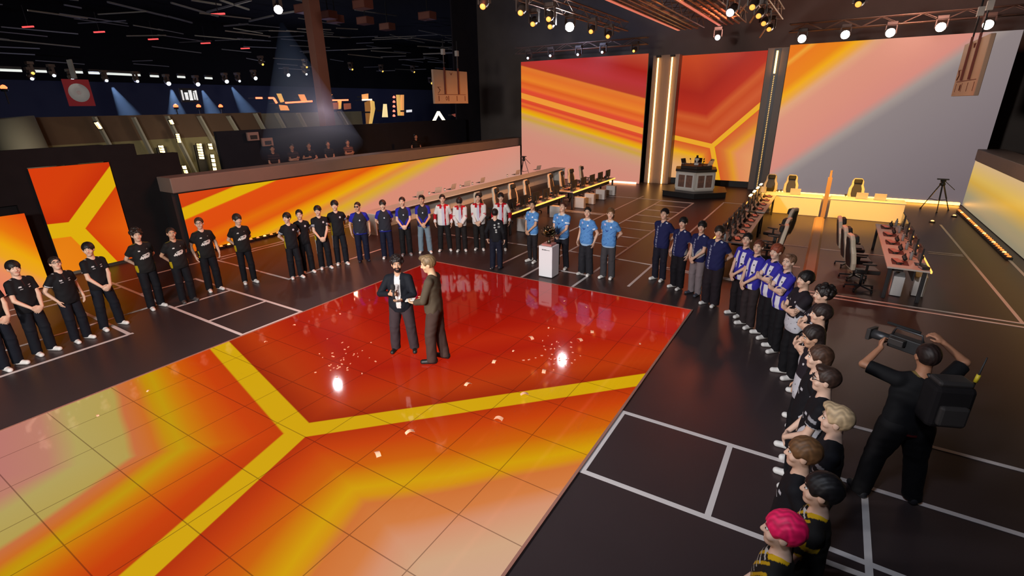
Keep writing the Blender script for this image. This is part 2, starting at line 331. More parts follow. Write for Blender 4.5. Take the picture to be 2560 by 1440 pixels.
# ------------------------------------------------------------------ rows of small flame coloured footlights
M['ember'] = mat('ember_lamp', (.6, .2, .1), .4, emit=(1, .20, .03), es=2.0)
M['ember_hot'] = mat('hot_ember_lamp', (.7, .4, .2), .4, emit=(1, .45, .15), es=2.6)
def footlights(x, ya, yb, n, side, where):
    proto = None
    for i in range(n):
        y = ya+(yb-ya)*(i+.5)/n
        if proto is None or True:
            t = thing('footlight', f'ember footlight, {nth(i)} from the near end, {where}' if i < 15 else f'ember footlight, {nth(n-1-i)} from the far end, {where}', 'lamp', (x, y, 0), 0, 'footlights '+where)
        if proto is None:
            bm_ = MB().box2((-.07, -.1, .001), (.07, .1, .07)).build('housing', M['black'], t, bevel=.01)
            lens = MB().lathe([(.05, 0), (.045, .02), (.02, .035)], 10, (0, 0, .07)).build('lens', M['ember'], t)
            proto = (bm_, lens)
        else:
            for k, p in enumerate(proto):
                c = p.copy(); COL.objects.link(c); c.parent = t
                if k == 1 and i % 5 == 2: c.material_slots[0].link = 'OBJECT'; c.material_slots[0].material = M['ember_hot']
footlights(4.62, 18.0, 25.4, 30, 1, 'row under the right wall screen')
footlights(-16.0, 7.6, 13.6, 24, -1, 'row under the left wall screen')
for (x, y), lab in (((2385, 542), 'small glowing puck lamp on the floor near the right corner'), ((2330, 556), 'tiny glowing puck lamp on the floor right of the far white desk')):
    p = fl(x, y); t = thing('puck_lamp', lab, 'lamp', (p.x, p.y, 0))
    MB().lathe([(.09, 0.001), (.09, .03), (.06, .05)], 14).build('housing', M['black'], t); MB().lathe([(.055, .05), (.04, .075), (.01, .085)], 12).build('lens', M['ember_hot'], t)
# ================================================================== desks, chairs and what stands on them
M['cream'] = mat('cream_leatherette', (.62, .52, .40), .5)
M['chair_dark'] = mat('black_leatherette', (.025, .022, .022), .5)
M['pillow'] = mat('black_pillow', (.012, .012, .013), .7)
M['pad'] = mat('red_mouse_pad', (.11, .03, .028), .8)
M['keys'] = mat('black_keyboard', (.02, .02, .022), .5)
M['keycap'] = mat('key_glow', (.1, .05, .05), .5, emit=(.8, .12, .06), es=.35)
M['screen_off'] = mat('dark_monitor_glass', (.015, .015, .018), .15)
M['edge_glow'] = mat('desk_edge_glow', (.8, .5, .2), .4, emit=(1, .46, .07), es=1.7)
M['case_white'] = mat('white_pc_case', (.62, .6, .6), .45)
M['table_top'] = mat('pale_table_top', (.55, .47, .42), .45)

def make_chair(label, loc, rz, group):
    """gaming chair, sitter faces +X"""
    t = thing('gaming_chair', label, 'chair', loc, rz, group)
    MB().prism([(-.24, -.25), (.26, -.26), (.28, .26), (-.24, .25)], .44, .54).build('seat', M['chair_dark'], t, bevel=.03)
    R = Matrix.Translation((-.25, 0, .5)) @ Matrix.Rotation(math.radians(-10), 4, 'Y')
    prof = [(-.2, 0), (.2, 0), (.27, .18), (.26, .42), (.2, .56), (.19, .72), (.13, .82), (-.13, .82), (-.19, .72), (-.2, .56), (-.26, .42), (-.27, .18)]
    P = Matrix(((0, 0, 1, 0), (1, 0, 0, 0), (0, 1, 0, 0), (0, 0, 0, 1)))
    MB().prism(prof, -.06, .03, R @ P).build('backrest', M['cream'], t, bevel=.025)
    MB().prism([(y*.62, .06+z*.86) for y, z in prof], .0, .05, R @ P).build('back_panel', M['chair_dark'], t, bevel=.015)
    MB().prism([(y*.66, .06+z*.84) for y, z in prof], -.075, -.055, R @ P).build('rear_panel', M['chair_dark'], t, bevel=.008)
    MB().box((.075, 0, .7), (.09, .27, .17), None).build('head_pillow', M['pillow'], t, bevel=.035).matrix_local = R
    for s in (-1, 1):
        mb = MB().box((-.02, s*.32, .7), (.27, .08, .035)).bar((-.05, s*.31, .46), (-.05, s*.32, .69), .05, .03)
        mb.build('armrest', M['chair_dark'], t, bevel=.01)
    MB().tube([(0, 0, .1), (0, 0, .44)], .03, 10).build('gas_column', M['dark_metal'], t)
    mb = MB()
    for k in range(5):
        a = 2*math.pi*k/5+.3; mb.bar((0, 0, .11), (.3*math.cos(a), .3*math.sin(a), .075), .05, .035)
    mb.build('star_base', M['dark_metal'], t)
    for k in range(5):
        a = 2*math.pi*k/5+.3; x, y = .3*math.cos(a), .3*math.sin(a)
        MB().tube([(x-.015, y, .03), (x+.015, y, .03)], .03, 8).build('caster', M['black'], t)
    return t
def make_monitor(glow=False):
    """screen faces -X; a thing standing at the origin"""
    t = thing('monitor', 'x', 'monitor')
    MB().box2((-.012, -.27, .1), (.02, .27, .42)).build('housing', M['black'], t, bevel=.006)
    MB().box2((-.0145, -.262, .108), (-.0125, .262, .412)).build('screen', M['screen_off'], t)
    MB().bar((.05, 0, .01), (.03, 0, .28), .05, .02).build('stand', M['dark_metal'], t)
    MB().box2((-.05, -.12, 0), (.11, .12, .012)).build('foot', M['dark_metal'], t, bevel=.004)
    if glow: MB().box2((-.05, -.2, .425), (.03, .2, .455)).build('light_bar', mat('monitor_light_bar', (.8, .7, .5), .4, emit=(1, .7, .35), es=3), t)
    return t
def make_keyboard():
    t = thing('keyboard', 'x', 'keyboard')
    MB().box2((-.065, -.17, 0), (.065, .17, .022)).build('case', M['keys'], t, bevel=.004)
    mb = MB()
    for i in range(5):
        for j in range(12): mb.box2((-.058+i*.0235, -.163+j*.0272, .022), (-.058+i*.0235+.018, -.163+j*.0272+.021, .029))
    mb.build('keys', M['keycap'], t, kind='stuff'); return t
def make_mouse():
    t = thing('mouse', 'x', 'mouse')
    MB().lathe([(.012, 0), (.034, .002), (.033, .015), (.022, .03), (.004, .036)], 12, (0, 0, 0), Matrix.Diagonal((1.5, .9, 1))).build('shell', M['black'], t)
    MB().box2((.02, -.003, .024), (.035, .003, .032)).build('wheel', M['grey_plastic'], t); return t
def make_pad():
    t = MB().box2((-.15, -.2, 0), (.15, .2, .004)).build('mouse_pad', M['pad'], None, bevel=.0015); setp(t, 'x', 'mouse pad'); return t
def make_pc():
    t = thing('pc_tower', 'x', 'computer')
    MB().box2((-.22, -.11, .012), (.22, .11, .46)).build('case', M['case_white'], t, bevel=.01)
    MB().box2((.2202, -.09, .05), (.226, .09, .43)).build('front_panel', M['grey_plastic'], t)
    for sx in (-1, 1): MB().box2((sx*.16-.03, -.09, 0), (sx*.16+.03, .09, .014)).build('foot', M['black'], t)
    return t
def make_headset():
    t = thing('headset', 'x', 'headset')
    MB().tube([(0, .085*math.cos(a), .05+.1*math.sin(a)) for a in np.linspace(.1, math.pi-.1, 9)], .009, 6).build('headband', M['black'], t)
    for s in (-1, 1): MB().tube([(0, s*.07, .05), (0, s*.105, .05)], .045, 10).build('ear_cup', M['chair_dark'], t)
    return t
PROTO = {}
def make_bottle():
    t = thing('water_bottle', 'x', 'bottle'); MB().lathe([(.03, 0), (.033, .02), (.033, .14), (.014, .18), (.013, .19)], 10).build('body', M['grey_plastic'], t); MB().lathe([(.016, .19), (.016, .21), (.01, .212)], 8).build('cap', M['black'], t); return t
def make_hub():
    t = thing('control_box', 'x', 'box'); MB().box2((-.07, -.1, 0), (.07, .1, .06)).build('case', M['black'], t, bevel=.006); MB().box2((-.072, -.08, .015), (-.0705, .08, .045)).build('front_plate', M['grey_plastic'], t); return t
def dup(kind, maker, loc, rz, label, group):
    if kind not in PROTO: PROTO[kind] = maker(); o = PROTO[kind]
    else: o = copy_tree(PROTO[kind])
    o.location = loc; o.rotation_euler = (0, 0, rz); o['label'] = label; o['group'] = group; return o
def make_table(label, cx, cy, L, rz, glow=True):
    t = thing('gaming_table', label, 'table', (cx, cy, 0), rz)
    MB().box2((-.37, -L/2, .71), (.37, L/2, .75)).build('table_top', M['table_top'], t, bevel=.008)
    MB().box2((.372, -L/2, .705), (.40, L/2, .752)).build('edge_light', M['edge_glow'] if glow else M['ember'], t)
    for s in (-1, 1):
        for q in (-1, 1): MB().box2((q*.3-.035, s*(L/2-.1)-.035, 0), (q*.3+.035, s*(L/2-.1)+.035, .71)).build('leg', M['dark_metal'], t, bevel=.01)
    MB().box2((.12, -L/2+.13, .46), (.15, L/2-.13, .71)).build('modesty_panel', M['black'], t)
    MB().box2((-.3, -L/2+.2, .62), (-.05, L/2-.2, .64)).build('cable_tray', M['dark_metal'], t)
    return t
TABLES = [('near left', 'near left table', -9.12, 15.85, 4.1, 0, 5), ('far left', 'far left table', -9.14, 21.1, 4.75, 0, 5),
    ('near right', 'table right of the navy players', -1.86, 15.55, 4.1, math.pi, 5), ('far right', 'table ending at the white desk', -1.86, 19.75, 3.6, math.pi, 4), ('outer right', 'lone table by the right wall', 1.84, 15.3, 4.7, 0, 5)]
LABT = {'near left': 'long gaming table with a glowing edge, behind the light blue players', 'far left': 'long gaming table with a glowing edge, reaching the left pylon', 'near right': 'long gaming table behind the players in blue and white stripes', 'far right': 'long gaming table ending at the white desk on the right', 'outer right': 'gaming table standing alone on the open floor near the right wall'}
for key, ph, cx, cy, L, rz, n in TABLES:
    make_table(LABT[key], cx, cy, L, rz)
    c, s = math.cos(rz), math.sin(rz)
    def loc(x, y, z): return (cx+c*x-s*y, cy+s*x+c*y, z)
    for i in range(n):
        ly = (-L/2+L*(i+.5)/n)*(1 if rz == 0 else -1)
        w = nth(i); tag_ = f'{w} from the near end of the {ph}'
        dup('pad', make_pad, loc(-.12, ly-.02, .751), rz, f'red mouse pad, {tag_}', 'mouse pads, '+ph)
        dup('kb', make_keyboard, loc(-.16, ly+.06, .756), rz+.25, f'black keyboard, {tag_}', 'keyboards, '+ph)
        dup('mouse', make_mouse, loc(-.15, ly-.19, .756), rz, f'mouse, {tag_}', 'mice, '+ph)
        dup('mon_glow' if key == 'far right' else 'mon', (lambda: make_monitor(True)) if key == 'far right' else make_monitor, loc(.19, ly, .751), rz, f'monitor, {tag_}', 'monitors, '+ph)
        dup('bottle', make_bottle, loc(.1, ly+.36, .751), 0, f'water bottle, {tag_}', 'bottles, '+ph)
        dup('hub', make_hub, loc(.27, ly-.3, .751), rz+.3, f'control box, {tag_}', 'control boxes, '+ph)
        if 1: dup('hs', make_headset, loc(-.02, ly+.27, .751), rz, f'headset, {tag_}', 'headsets, '+ph)
for i, (x, y, lab) in enumerate(((-8.7, 14.55, 'white computer tower under the near left table, behind the leftmost light blue player'), (-8.72, 15.1, 'second white computer tower under the near left table'), (-8.72, 17.1, 'white computer tower at the far end of the near left table'),
        (-8.7, 19.3, 'white computer tower on the floor under the near end of the far left table'), (-8.7, 20.35, 'second white computer tower from the near end of the far left table'), (-8.7, 21.6, 'third white computer tower from the near end of the far left table'), (-8.7, 22.9, 'white computer tower near the left pylon'))):
    dup('pc', make_pc, (x, y, 0), 0, lab, 'computer towers under the left tables')
dup('pc', make_pc, (1.78, 13.5, 0), 1.5, 'white computer tower under the near end of the outer right table, its left one', 'computer towers under the right table')
dup('pc', make_pc, (2.2, 13.7, 0), 1.5, 'white computer tower under the near end of the outer right table, its right one', 'computer towers under the right table')
def first_chair(): return make_chair('x', (0, 0, 0), 0, 'x')
CH = [(-9.98, 14.2, 0), (-9.98, 15.36, .15), (-9.98, 16.44, -.1), (-9.98, 17.6, .1), (-9.98, 19.7, .1), (-9.98, 20.8, .1), (-9.98, 21.7, -.15), (-9.98, 23.0, .2)]
for i, (x, y, a) in enumerate(CH):
    ph = ('near left', i) if i < 4 else ('far left', i-4)
    dup('chair', first_chair, (x, y, 0), a, f'black and cream gaming chair at the {ph[0]} table, {nth(ph[1])} from its near end', 'gaming chairs at the left tables')
for k, (px, py, lab) in enumerate(((2152, 548, 'farthest gaming chair at the outer right table, cream edged back'), (2172, 572, 'middle gaming chair at the outer right table, seen from behind'), (2190, 592, 'nearest gaming chair at the outer right table, broad dark back'))):
    p = fl(px, py, 1.27); dup('chair', first_chair, (max(p.x, .98)-.08, p.y, 0), .1+.08*k, lab, 'gaming chairs at the outer right table')
for k, (px, py, lab) in enumerate(((1912, 560, 'nearest cream backed gaming chair on the right side of the near right table'), (1926, 543, 'second cream backed gaming chair on the right side of the near right table'), (1953, 518, 'gaming chair turned away in front of the amber lit white desk'))):
    p = fl(px, py, 1.27); dup('chair', first_chair, (max(p.x, -1.0), p.y, 0), math.pi-.25*k+.1, lab, 'gaming chairs at the near right table')
for k, (x, y, lab) in enumerate(((-1.9, 23.1, 'gaming chair behind the white desk, left of a pair'), (-1.15, 23.2, 'gaming chair behind the white desk, right of a pair'), (1.1, 23.1, 'lone gaming chair behind the right half of the white desk'))):
    dup('chair', first_chair, (x, y, 0), -math.pi/2, lab, 'gaming chairs behind the white desk')
# white coach desks
def desk(label, p0, p1, h, parts=2, mark=False):
    p0, p1 = Vector((*p0, 0)), Vector((*p1, 0)); d = p1-p0; L = d.length
    t = thing('coach_desk', label, 'desk', p0, math.atan2(d.y, d.x))
    MB().box2((-.02, -.02, h-.035), (L+.02, .72, h)).build('desk_top', M['white'], t, bevel=.008)
    for k in range(parts):
        MB().box2((L*k/parts+.006, 0, .012), (L*(k+1)/parts-.006, .03, h-.036)).build('front_panel', M['panel_white'], t, bevel=.004)
    for x in (.03, L-.03): MB().box2((x-.02, .032, 0), (x+.02, .68, h-.036)).build('side_panel', M['panel_white'], t)
    return t
dk = desk('long white coaches desk running beside the left wall screen', (-13.5, 26.2), (-13.5, 11.6), .75, 6)
# the emblem and two short words on one of its panels
mb = MB(); y0 = 26.2-17.75
for a, b in (((-.14, .6), (0, .38)), ((.14, .6), (0, .38))): mb.bar((y0+a[0], -.004, a[1]), (y0+b[0], -.004, b[1]), .06, .004)
for k, (x, w) in enumerate(((-.13, .07), (-.04, .07), (.06, .09))): mb.box2((y0+x, -.004, .27), (y0+x+w, -.001, .31))
for k, (x, w) in enumerate(((-.15, .06), (-.07, .1), (.05, .05), (.12, .05))): mb.box2((y0+x, -.004, .19), (y0+x+w, -.001, .22))
mb.build('panel_emblem', M['black'], dk, 'black V mark over two short lines of lettering')
desk('white desk facing the stage, left half, lit amber', (-2.35, 21.9), (.02, 21.9), .72, 1)
desk('white desk facing the stage, right half beside the cable post', (.3, 21.9), (2.55, 21.9), .72, 1)
t = thing('cable_post', 'thin tan post between the two halves of the white desk', 'post', (.15, 21.75, 0))
MB().box2((-.07, -.05, .02), (.07, .05, 1.5)).build('post', M['tan'], t); MB().box2((-.12, -.1, 0), (.12, .1, .02)).build('base', M['black'], t); MB().box2((-.035, -.03, 1.5), (.035, .03, 1.75)).build('tip', M['tan'], t)
M['silver'] = mat('silver_lid', (.66, .62, .62), .35, .3)
def make_laptop():
    """user sits at -X, back of the lid towards +X"""
    t = thing('laptop', 'x', 'laptop')
    MB().box2((-.13, -.18, 0), (.11, .18, .018)).build('base', M['grey_plastic'], t, bevel=.004)
    R = Matrix.Translation((.11, 0, .018)) @ Matrix.Rotation(math.radians(18), 4, 'Y')
    MB().box2((-.006, -.18, 0), (.006, .18, .24)).build('lid', M['silver'], t, bevel=.003).matrix_local = R
    MB().box2((-.009, -.165, .012), (-.0065, .165, .228)).build('screen', M['screen_off'], t).matrix_local = R
    mb = MB()
    for i in range(4):
        for j in range(11): mb.box2((-.05+i*.028, -.15+j*.0275, .018), (-.05+i*.028+.022, -.15+j*.0275+.022, .021))
    mb.build('keys', M['keys'], t, kind='stuff'); return t
LT = ((1043, 492), (1095, 482), (1135, 474), (1175, 466), (1205, 457), (1282, 436), (1337, 424))
for i, p in enumerate(LT):
    q = fl(*p, .75); dup('laptop', make_laptop, (-13.82, q.y, .751), random.uniform(-.25, .25), f'open laptop on the long coaches desk, {nth(i)} from the near end', 'laptops on the coaches desk')
for i, (x, y, lab) in enumerate(((-2.1, 22.3, 'open laptop at the left end of the white stage desk'), (-.9, 22.3, 'open laptop on the left half of the white stage desk'), (1.25, 22.3, 'open laptop on the right half of the white stage desk'), (1.8, 22.3, 'second open laptop on the right half of the white stage desk'))):
    dup('laptop', None, (x, y, .721), -math.pi/2, lab, 'laptops on the white stage desk')
def make_mug():
    t = thing('cup', 'x', 'cup'); MB().lathe([(.035, 0), (.04, .1), (.037, .1), (.033, .012)], 12).build('body', M['white'], t)
    MB().lathe([(.042, .1), (.042, .112), (.01, .116)], 12).build('lid', M['black'], t); return t
for i, y in enumerate((15.5, 16.5, 17.6, 18.5, 21.5)): dup('cup', make_mug, (-13.75, y, .751), 0, f'paper cup on the long coaches desk, {nth(i)} from the near end', 'cups on the coaches desk')
# ------------------------------------------------------------------ casters' booth on its platform
hexp = lambda r, a0: [(r*math.cos(a0+k*math.pi/3), r*math.sin(a0+k*math.pi/3)) for k in range(6)]
PC = Vector((-5.32, 25.05, 0)); A0 = math.radians(-17)-math.pi/3*1
t = thing('stage_platform', 'low black six sided platform carrying the white booth', 'platform', PC)
MB().prism(hexp(1.62, A0), 0.002, .23).build('base', M['black'], t, bevel=.01)
MB().prism(hexp(1.66, A0), .23, .25).build('deck', M['dark_metal'], t)
t = thing('caster_booth', 'white six sided commentary booth with dark counter on a black platform', 'booth', (PC.x, PC.y, .251))
MB().prism(hexp(.98, A0), 0, .86).build('body', M['panel_white'], t)
MB().prism(hexp(1.05, A0), .861, .98).build('counter', M['dark_metal'], t, bevel=.015)
MB().prism(hexp(.8, A0), .981, 1.12).build('upper_counter', M['chair_dark'], t, bevel=.015)
pic = noise_mat('booth_screen', (.05, .05, .06), (.4, .2, .14), 6, .2)
hp = hexp(1, A0)
for k in range(6):
    a, b = Vector((*hp[k], 0))*.98, Vector((*hp[(k+1) % 6], 0))*.98
    d = (b-a).normalized(); n = Vector((d.y, -d.x, 0)); Lf = (b-a).length
    q = Matrix((d, n, (0, 0, 1))).transposed().to_4x4(); q.translation = a
    MB().box2((.05, 0, .08), (Lf-.05, .03, .16)).box2((.05, 0, .72), (Lf-.05, .03, .8)).box2((.05, 0, .16), (.13, .03, .72)).box2((Lf-.13, 0, .16), (Lf-.05, .03, .72)).box2((Lf/2-.035, 0, .16), (Lf/2+.035, .03, .72)).build('window_frame', M['white'], t).matrix_local = q
    for s in (0, 1):
        x0 = .13 if s == 0 else Lf/2+.035
        MB().box2((x0, .001, .16), (x0+Lf/2-.165, .012, .72)).build('window_screen', pic, t).matrix_local = q
def small(name, label, cat, loc, mb_parts, group=None, rz=0):
    t = thing(name, label, cat, loc, rz, group)
    for nm, mb, m in mb_parts: mb.build(nm, m, t)
    return t
for i in range(5):
    a = A0+math.pi/3*i+.5; x, y = .55*math.cos(a), .55*math.sin(a)
    small('desk_microphone', f'desk microphone on the booth counter, {nth(i)} anticlockwise from the front', 'microphone', (PC.x+x, PC.y+y, 1.371), [('base', MB().lathe([(.05, 0), (.05, .015), (.01, .02)], 10), M['black']), ('stem', MB().tube([(0, 0, .015), (.02, 0, .14), (.06, 0, .2)], .008, 6), M['black']), ('head', MB().tube([(.06, 0, .19), (.1, 0, .24)], [.03, .024], 8), M['chair_dark'])], 'microphones on the booth', a)
for i in range(4):
    a = A0+math.pi/3*i+.95; x, y = .6*math.cos(a), .6*math.sin(a)
    dup('laptop', None, (PC.x+x, PC.y+y, 1.371), a, f'open laptop on the booth counter, {nth(i)} anticlockwise from the front', 'laptops on the booth')
small('tower_trophy', 'small dark trophy figure standing highest in the middle of the booth', 'trophy', (PC.x, PC.y, 1.371), [('base', MB().box2((-.09, -.09, 0), (.09, .09, .08)), M['white']), ('cup', MB().lathe([(.03, .08), (.05, .16), (.11, .25), (.10, .3), (.04, .31)], 12), M['white']), ('finial', MB().lathe([(.09, .31), (.09, .33), (.05, .335), (.05, .43), (.01, .44)], 12), M['black'])])
# ------------------------------------------------------------------ trophy and pedestal
PP = Vector((-5.66, 10.75, 0))
t = thing('trophy_pedestal', 'plain white pedestal box carrying the black trophy', 'pedestal', PP)
PW = mat('white_plinth', (.72, .72, .76), .5)
MB().box2((-.19, -.19, .02), (.19, .19, .82)).build('body', PW, t, bevel=.006)
MB().box2((-.17, -.17, 0.001), (.17, .17, .02)).build('plinth_foot', M['black'], t)
mb = MB()
for k, (x, w) in enumerate(((-.1, .03), (-.063, .02), (-.036, .03), (.0, .022), (.028, .03), (.064, .016), (.086, .03))): mb.box2((x, -.1925, .72), (x+w, -.1905, .72+(.022 if k < 4 else .012)))
mb.build('lettering', M['black'], t, 'short dark word near the top of the front face')
M['gold'] = mat('dark_gold', (.12, .10, .06), .18, .9); M['gold2'] = mat('bright_gold', (.75, .6, .32), .15, 1)
t = thing('trophy', 'black and gold trophy of curved petals on the white pedestal', 'trophy', (PP.x, PP.y, .821))
MB().box2((-.14, -.14, 0), (.14, .14, .05)).build('base', mat('rose_base', (.45, .16, .14), .4), t, bevel=.01)
MB().lathe([(.06, .05), (.035, .09), (.03, .2), (.05, .24)], 14).build('stem', M['gold'], t)
rnd = random.Random(3)
for k in range(26):
    a = k*2.4; e = -.35+1.6*(k/26); r0, r1 = .06, .215
    d = Vector((math.cos(a)*math.cos(e), math.sin(a)*math.cos(e), math.sin(e))); u = Vector((-math.sin(a), math.cos(a), 0)); c = Vector((0, 0, .25))
    vs = []
    for i in range(5):
        f = i/4; w = .06*math.sin(math.pi*(.12+.86*f)); p = c+d*(r0+(r1-r0)*f)+Vector((0, 0, .05*f*f))
        vs += [p-u*w+Vector((0, 0, .006)), p+d.cross(u)*.014*math.sin(math.pi*f), p+u*w]
    fs = [(i*3+j, i*3+j+1, i*3+j+4, i*3+j+3) for i in range(4) for j in range(2)]
    o = MB().add(vs, fs, True).build('petal', M['gold2'] if k % 3 == 0 else M['gold'], t); s_ = o.modifiers.new('thick', 'SOLIDIFY'); s_.thickness = .012
# ------------------------------------------------------------------ tripods
def tripod(label, loc, h, cam_head=True, wide=.42):
    t = thing('camera_tripod', label, 'tripod', loc)
    for k in range(3):
        a = 2*math.pi*k/3+.5; f = Vector((wide*math.cos(a), wide*math.sin(a), .015)); top = Vector((.06*math.cos(a), .06*math.sin(a), h*.8))
        l = MB().bar(top, top.lerp(f, .55), .05, .03).bar(top.lerp(f, .5), f, .03, .022).build('leg', M['dark_metal'], t)
        MB().lathe([(.03, -.014), (.03, .012), (.01, .02)], 8, f).build('foot', M['black'], l)
    mb = MB()
    for k in range(3):
        a = 2*math.pi*k/3+.5; mb.bar((0, 0, h*.32), (wide*.6*math.cos(a), wide*.6*math.sin(a), h*.34), .02)
    mb.build('spreader', M['dark_metal'], t)
    MB().lathe([(.09, h*.78), (.1, h*.83), (.06, h*.88), (.09, h*.9), (.09, h*.95)], 12).build('fluid_head', M['black'], t)
    if cam_head:
        MB().box2((-.2, -.07, h*.955), (.16, .07, h*.955+.04)).build('camera_plate', M['dark_metal'], t)
    MB().bar((.08, 0, h*.9), (.42, .05, h*.66), .02).build('pan_handle', M['black'], t)
    return t
tripod('empty camera tripod standing before the grey stage screen', (3.9, 25.3, 0), 1.25, True, .5)
tripod('dark camera tripod in the corner behind the long coaches desk', (-15.4, 25.9, 0), 1.35, True, .4)
# ------------------------------------------------------------------ confetti on the floor screen
M['conf'] = mat('pale_confetti', (.85, .42, .26), .5)
CONF = [(1025, 1085), (1247, 1051), (1311, 990), (1170, 965), (1360, 932), (1450, 853), (1480, 833), (1237, 908), (1328, 848), (945, 1140), (1412, 755), (850, 787), (736, 815), (665, 857), (1284, 880), (1372, 822), (372, 980), (245, 1042), (1465, 770), (1600, 862)]
CL = ['just below the yellow stripe, largest and brightest', 'below the yellow stripe, right of the big one', 'on the yellow right arm of the stripe', 'between the hosts and the yellow arm', 'beside the right lamp reflection, lower left of it', 'upper right of the right lamp reflection', 'farthest right of a pair above the right lamp reflection', 'a little right of the hosts feet', 'above and left of the right lamp reflection', 'lower left, on the red below the yellow arm', 'near the white pedestal reflection', 'on the red left of the hosts', 'at the left rim of the red field', 'left, near the yellow upper arm', 'small, between hosts and right lamp reflection', 'small, above the right lamp reflection', 'on the yellow band at far left', 'on the pale green patch at far left', 'near the far edge under the blue players', 'near the right rim of the screen']
def conf_mesh():
    vs = []; fs = []
    for i in range(6):
        f = i/5; z = .012+.03*math.sin(math.pi*f)*(1-.3*f); vs += [(-.06+.12*f, -.03, z), (-.06+.12*f, .03, z+.008*f)]
    for i in range(5): fs.append((2*i, 2*i+1, 2*i+3, 2*i+2))
    o = MB().add(vs, fs).build('confetti_strip', M['conf']); s_ = o.modifiers.new('thick', 'SOLIDIFY'); s_.thickness = .004; return o
c0 = None
for i, (p, l) in enumerate(zip(CONF, CL)):
    o = conf_mesh() if c0 is None else c0.copy()
    if c0 is None: c0 = o
    else: COL.objects.link(o)
    q = fl(*p); sc = 1.0 if i < 10 else .5
    o.location = (q.x, q.y, .012); o.rotation_euler = (rnd.uniform(-.1, .1), rnd.uniform(-.1, .1), rnd.uniform(0, 3)); o.scale = (sc, sc, sc)
    setp(o, 'pale confetti strip '+l, 'confetti', 'confetti on the floor screen')
mb = MB()
for k in range(70):
    c = (858, 905) if k % 2 else (1385, 880); q = fl(c[0]+rnd.gauss(0, 34), c[1]+rnd.gauss(0, 24)); r = rnd.uniform(.008, .022); a = rnd.uniform(0, 3)
    mb.box((q.x, q.y, .026), (r*2, r, .005), Matrix.Rotation(a, 3, 'Z'))
setp(mb.build('confetti_crumbs', M['conf']), 'tiny confetti crumbs scattered by the two lamp reflections', 'confetti', kind='stuff')
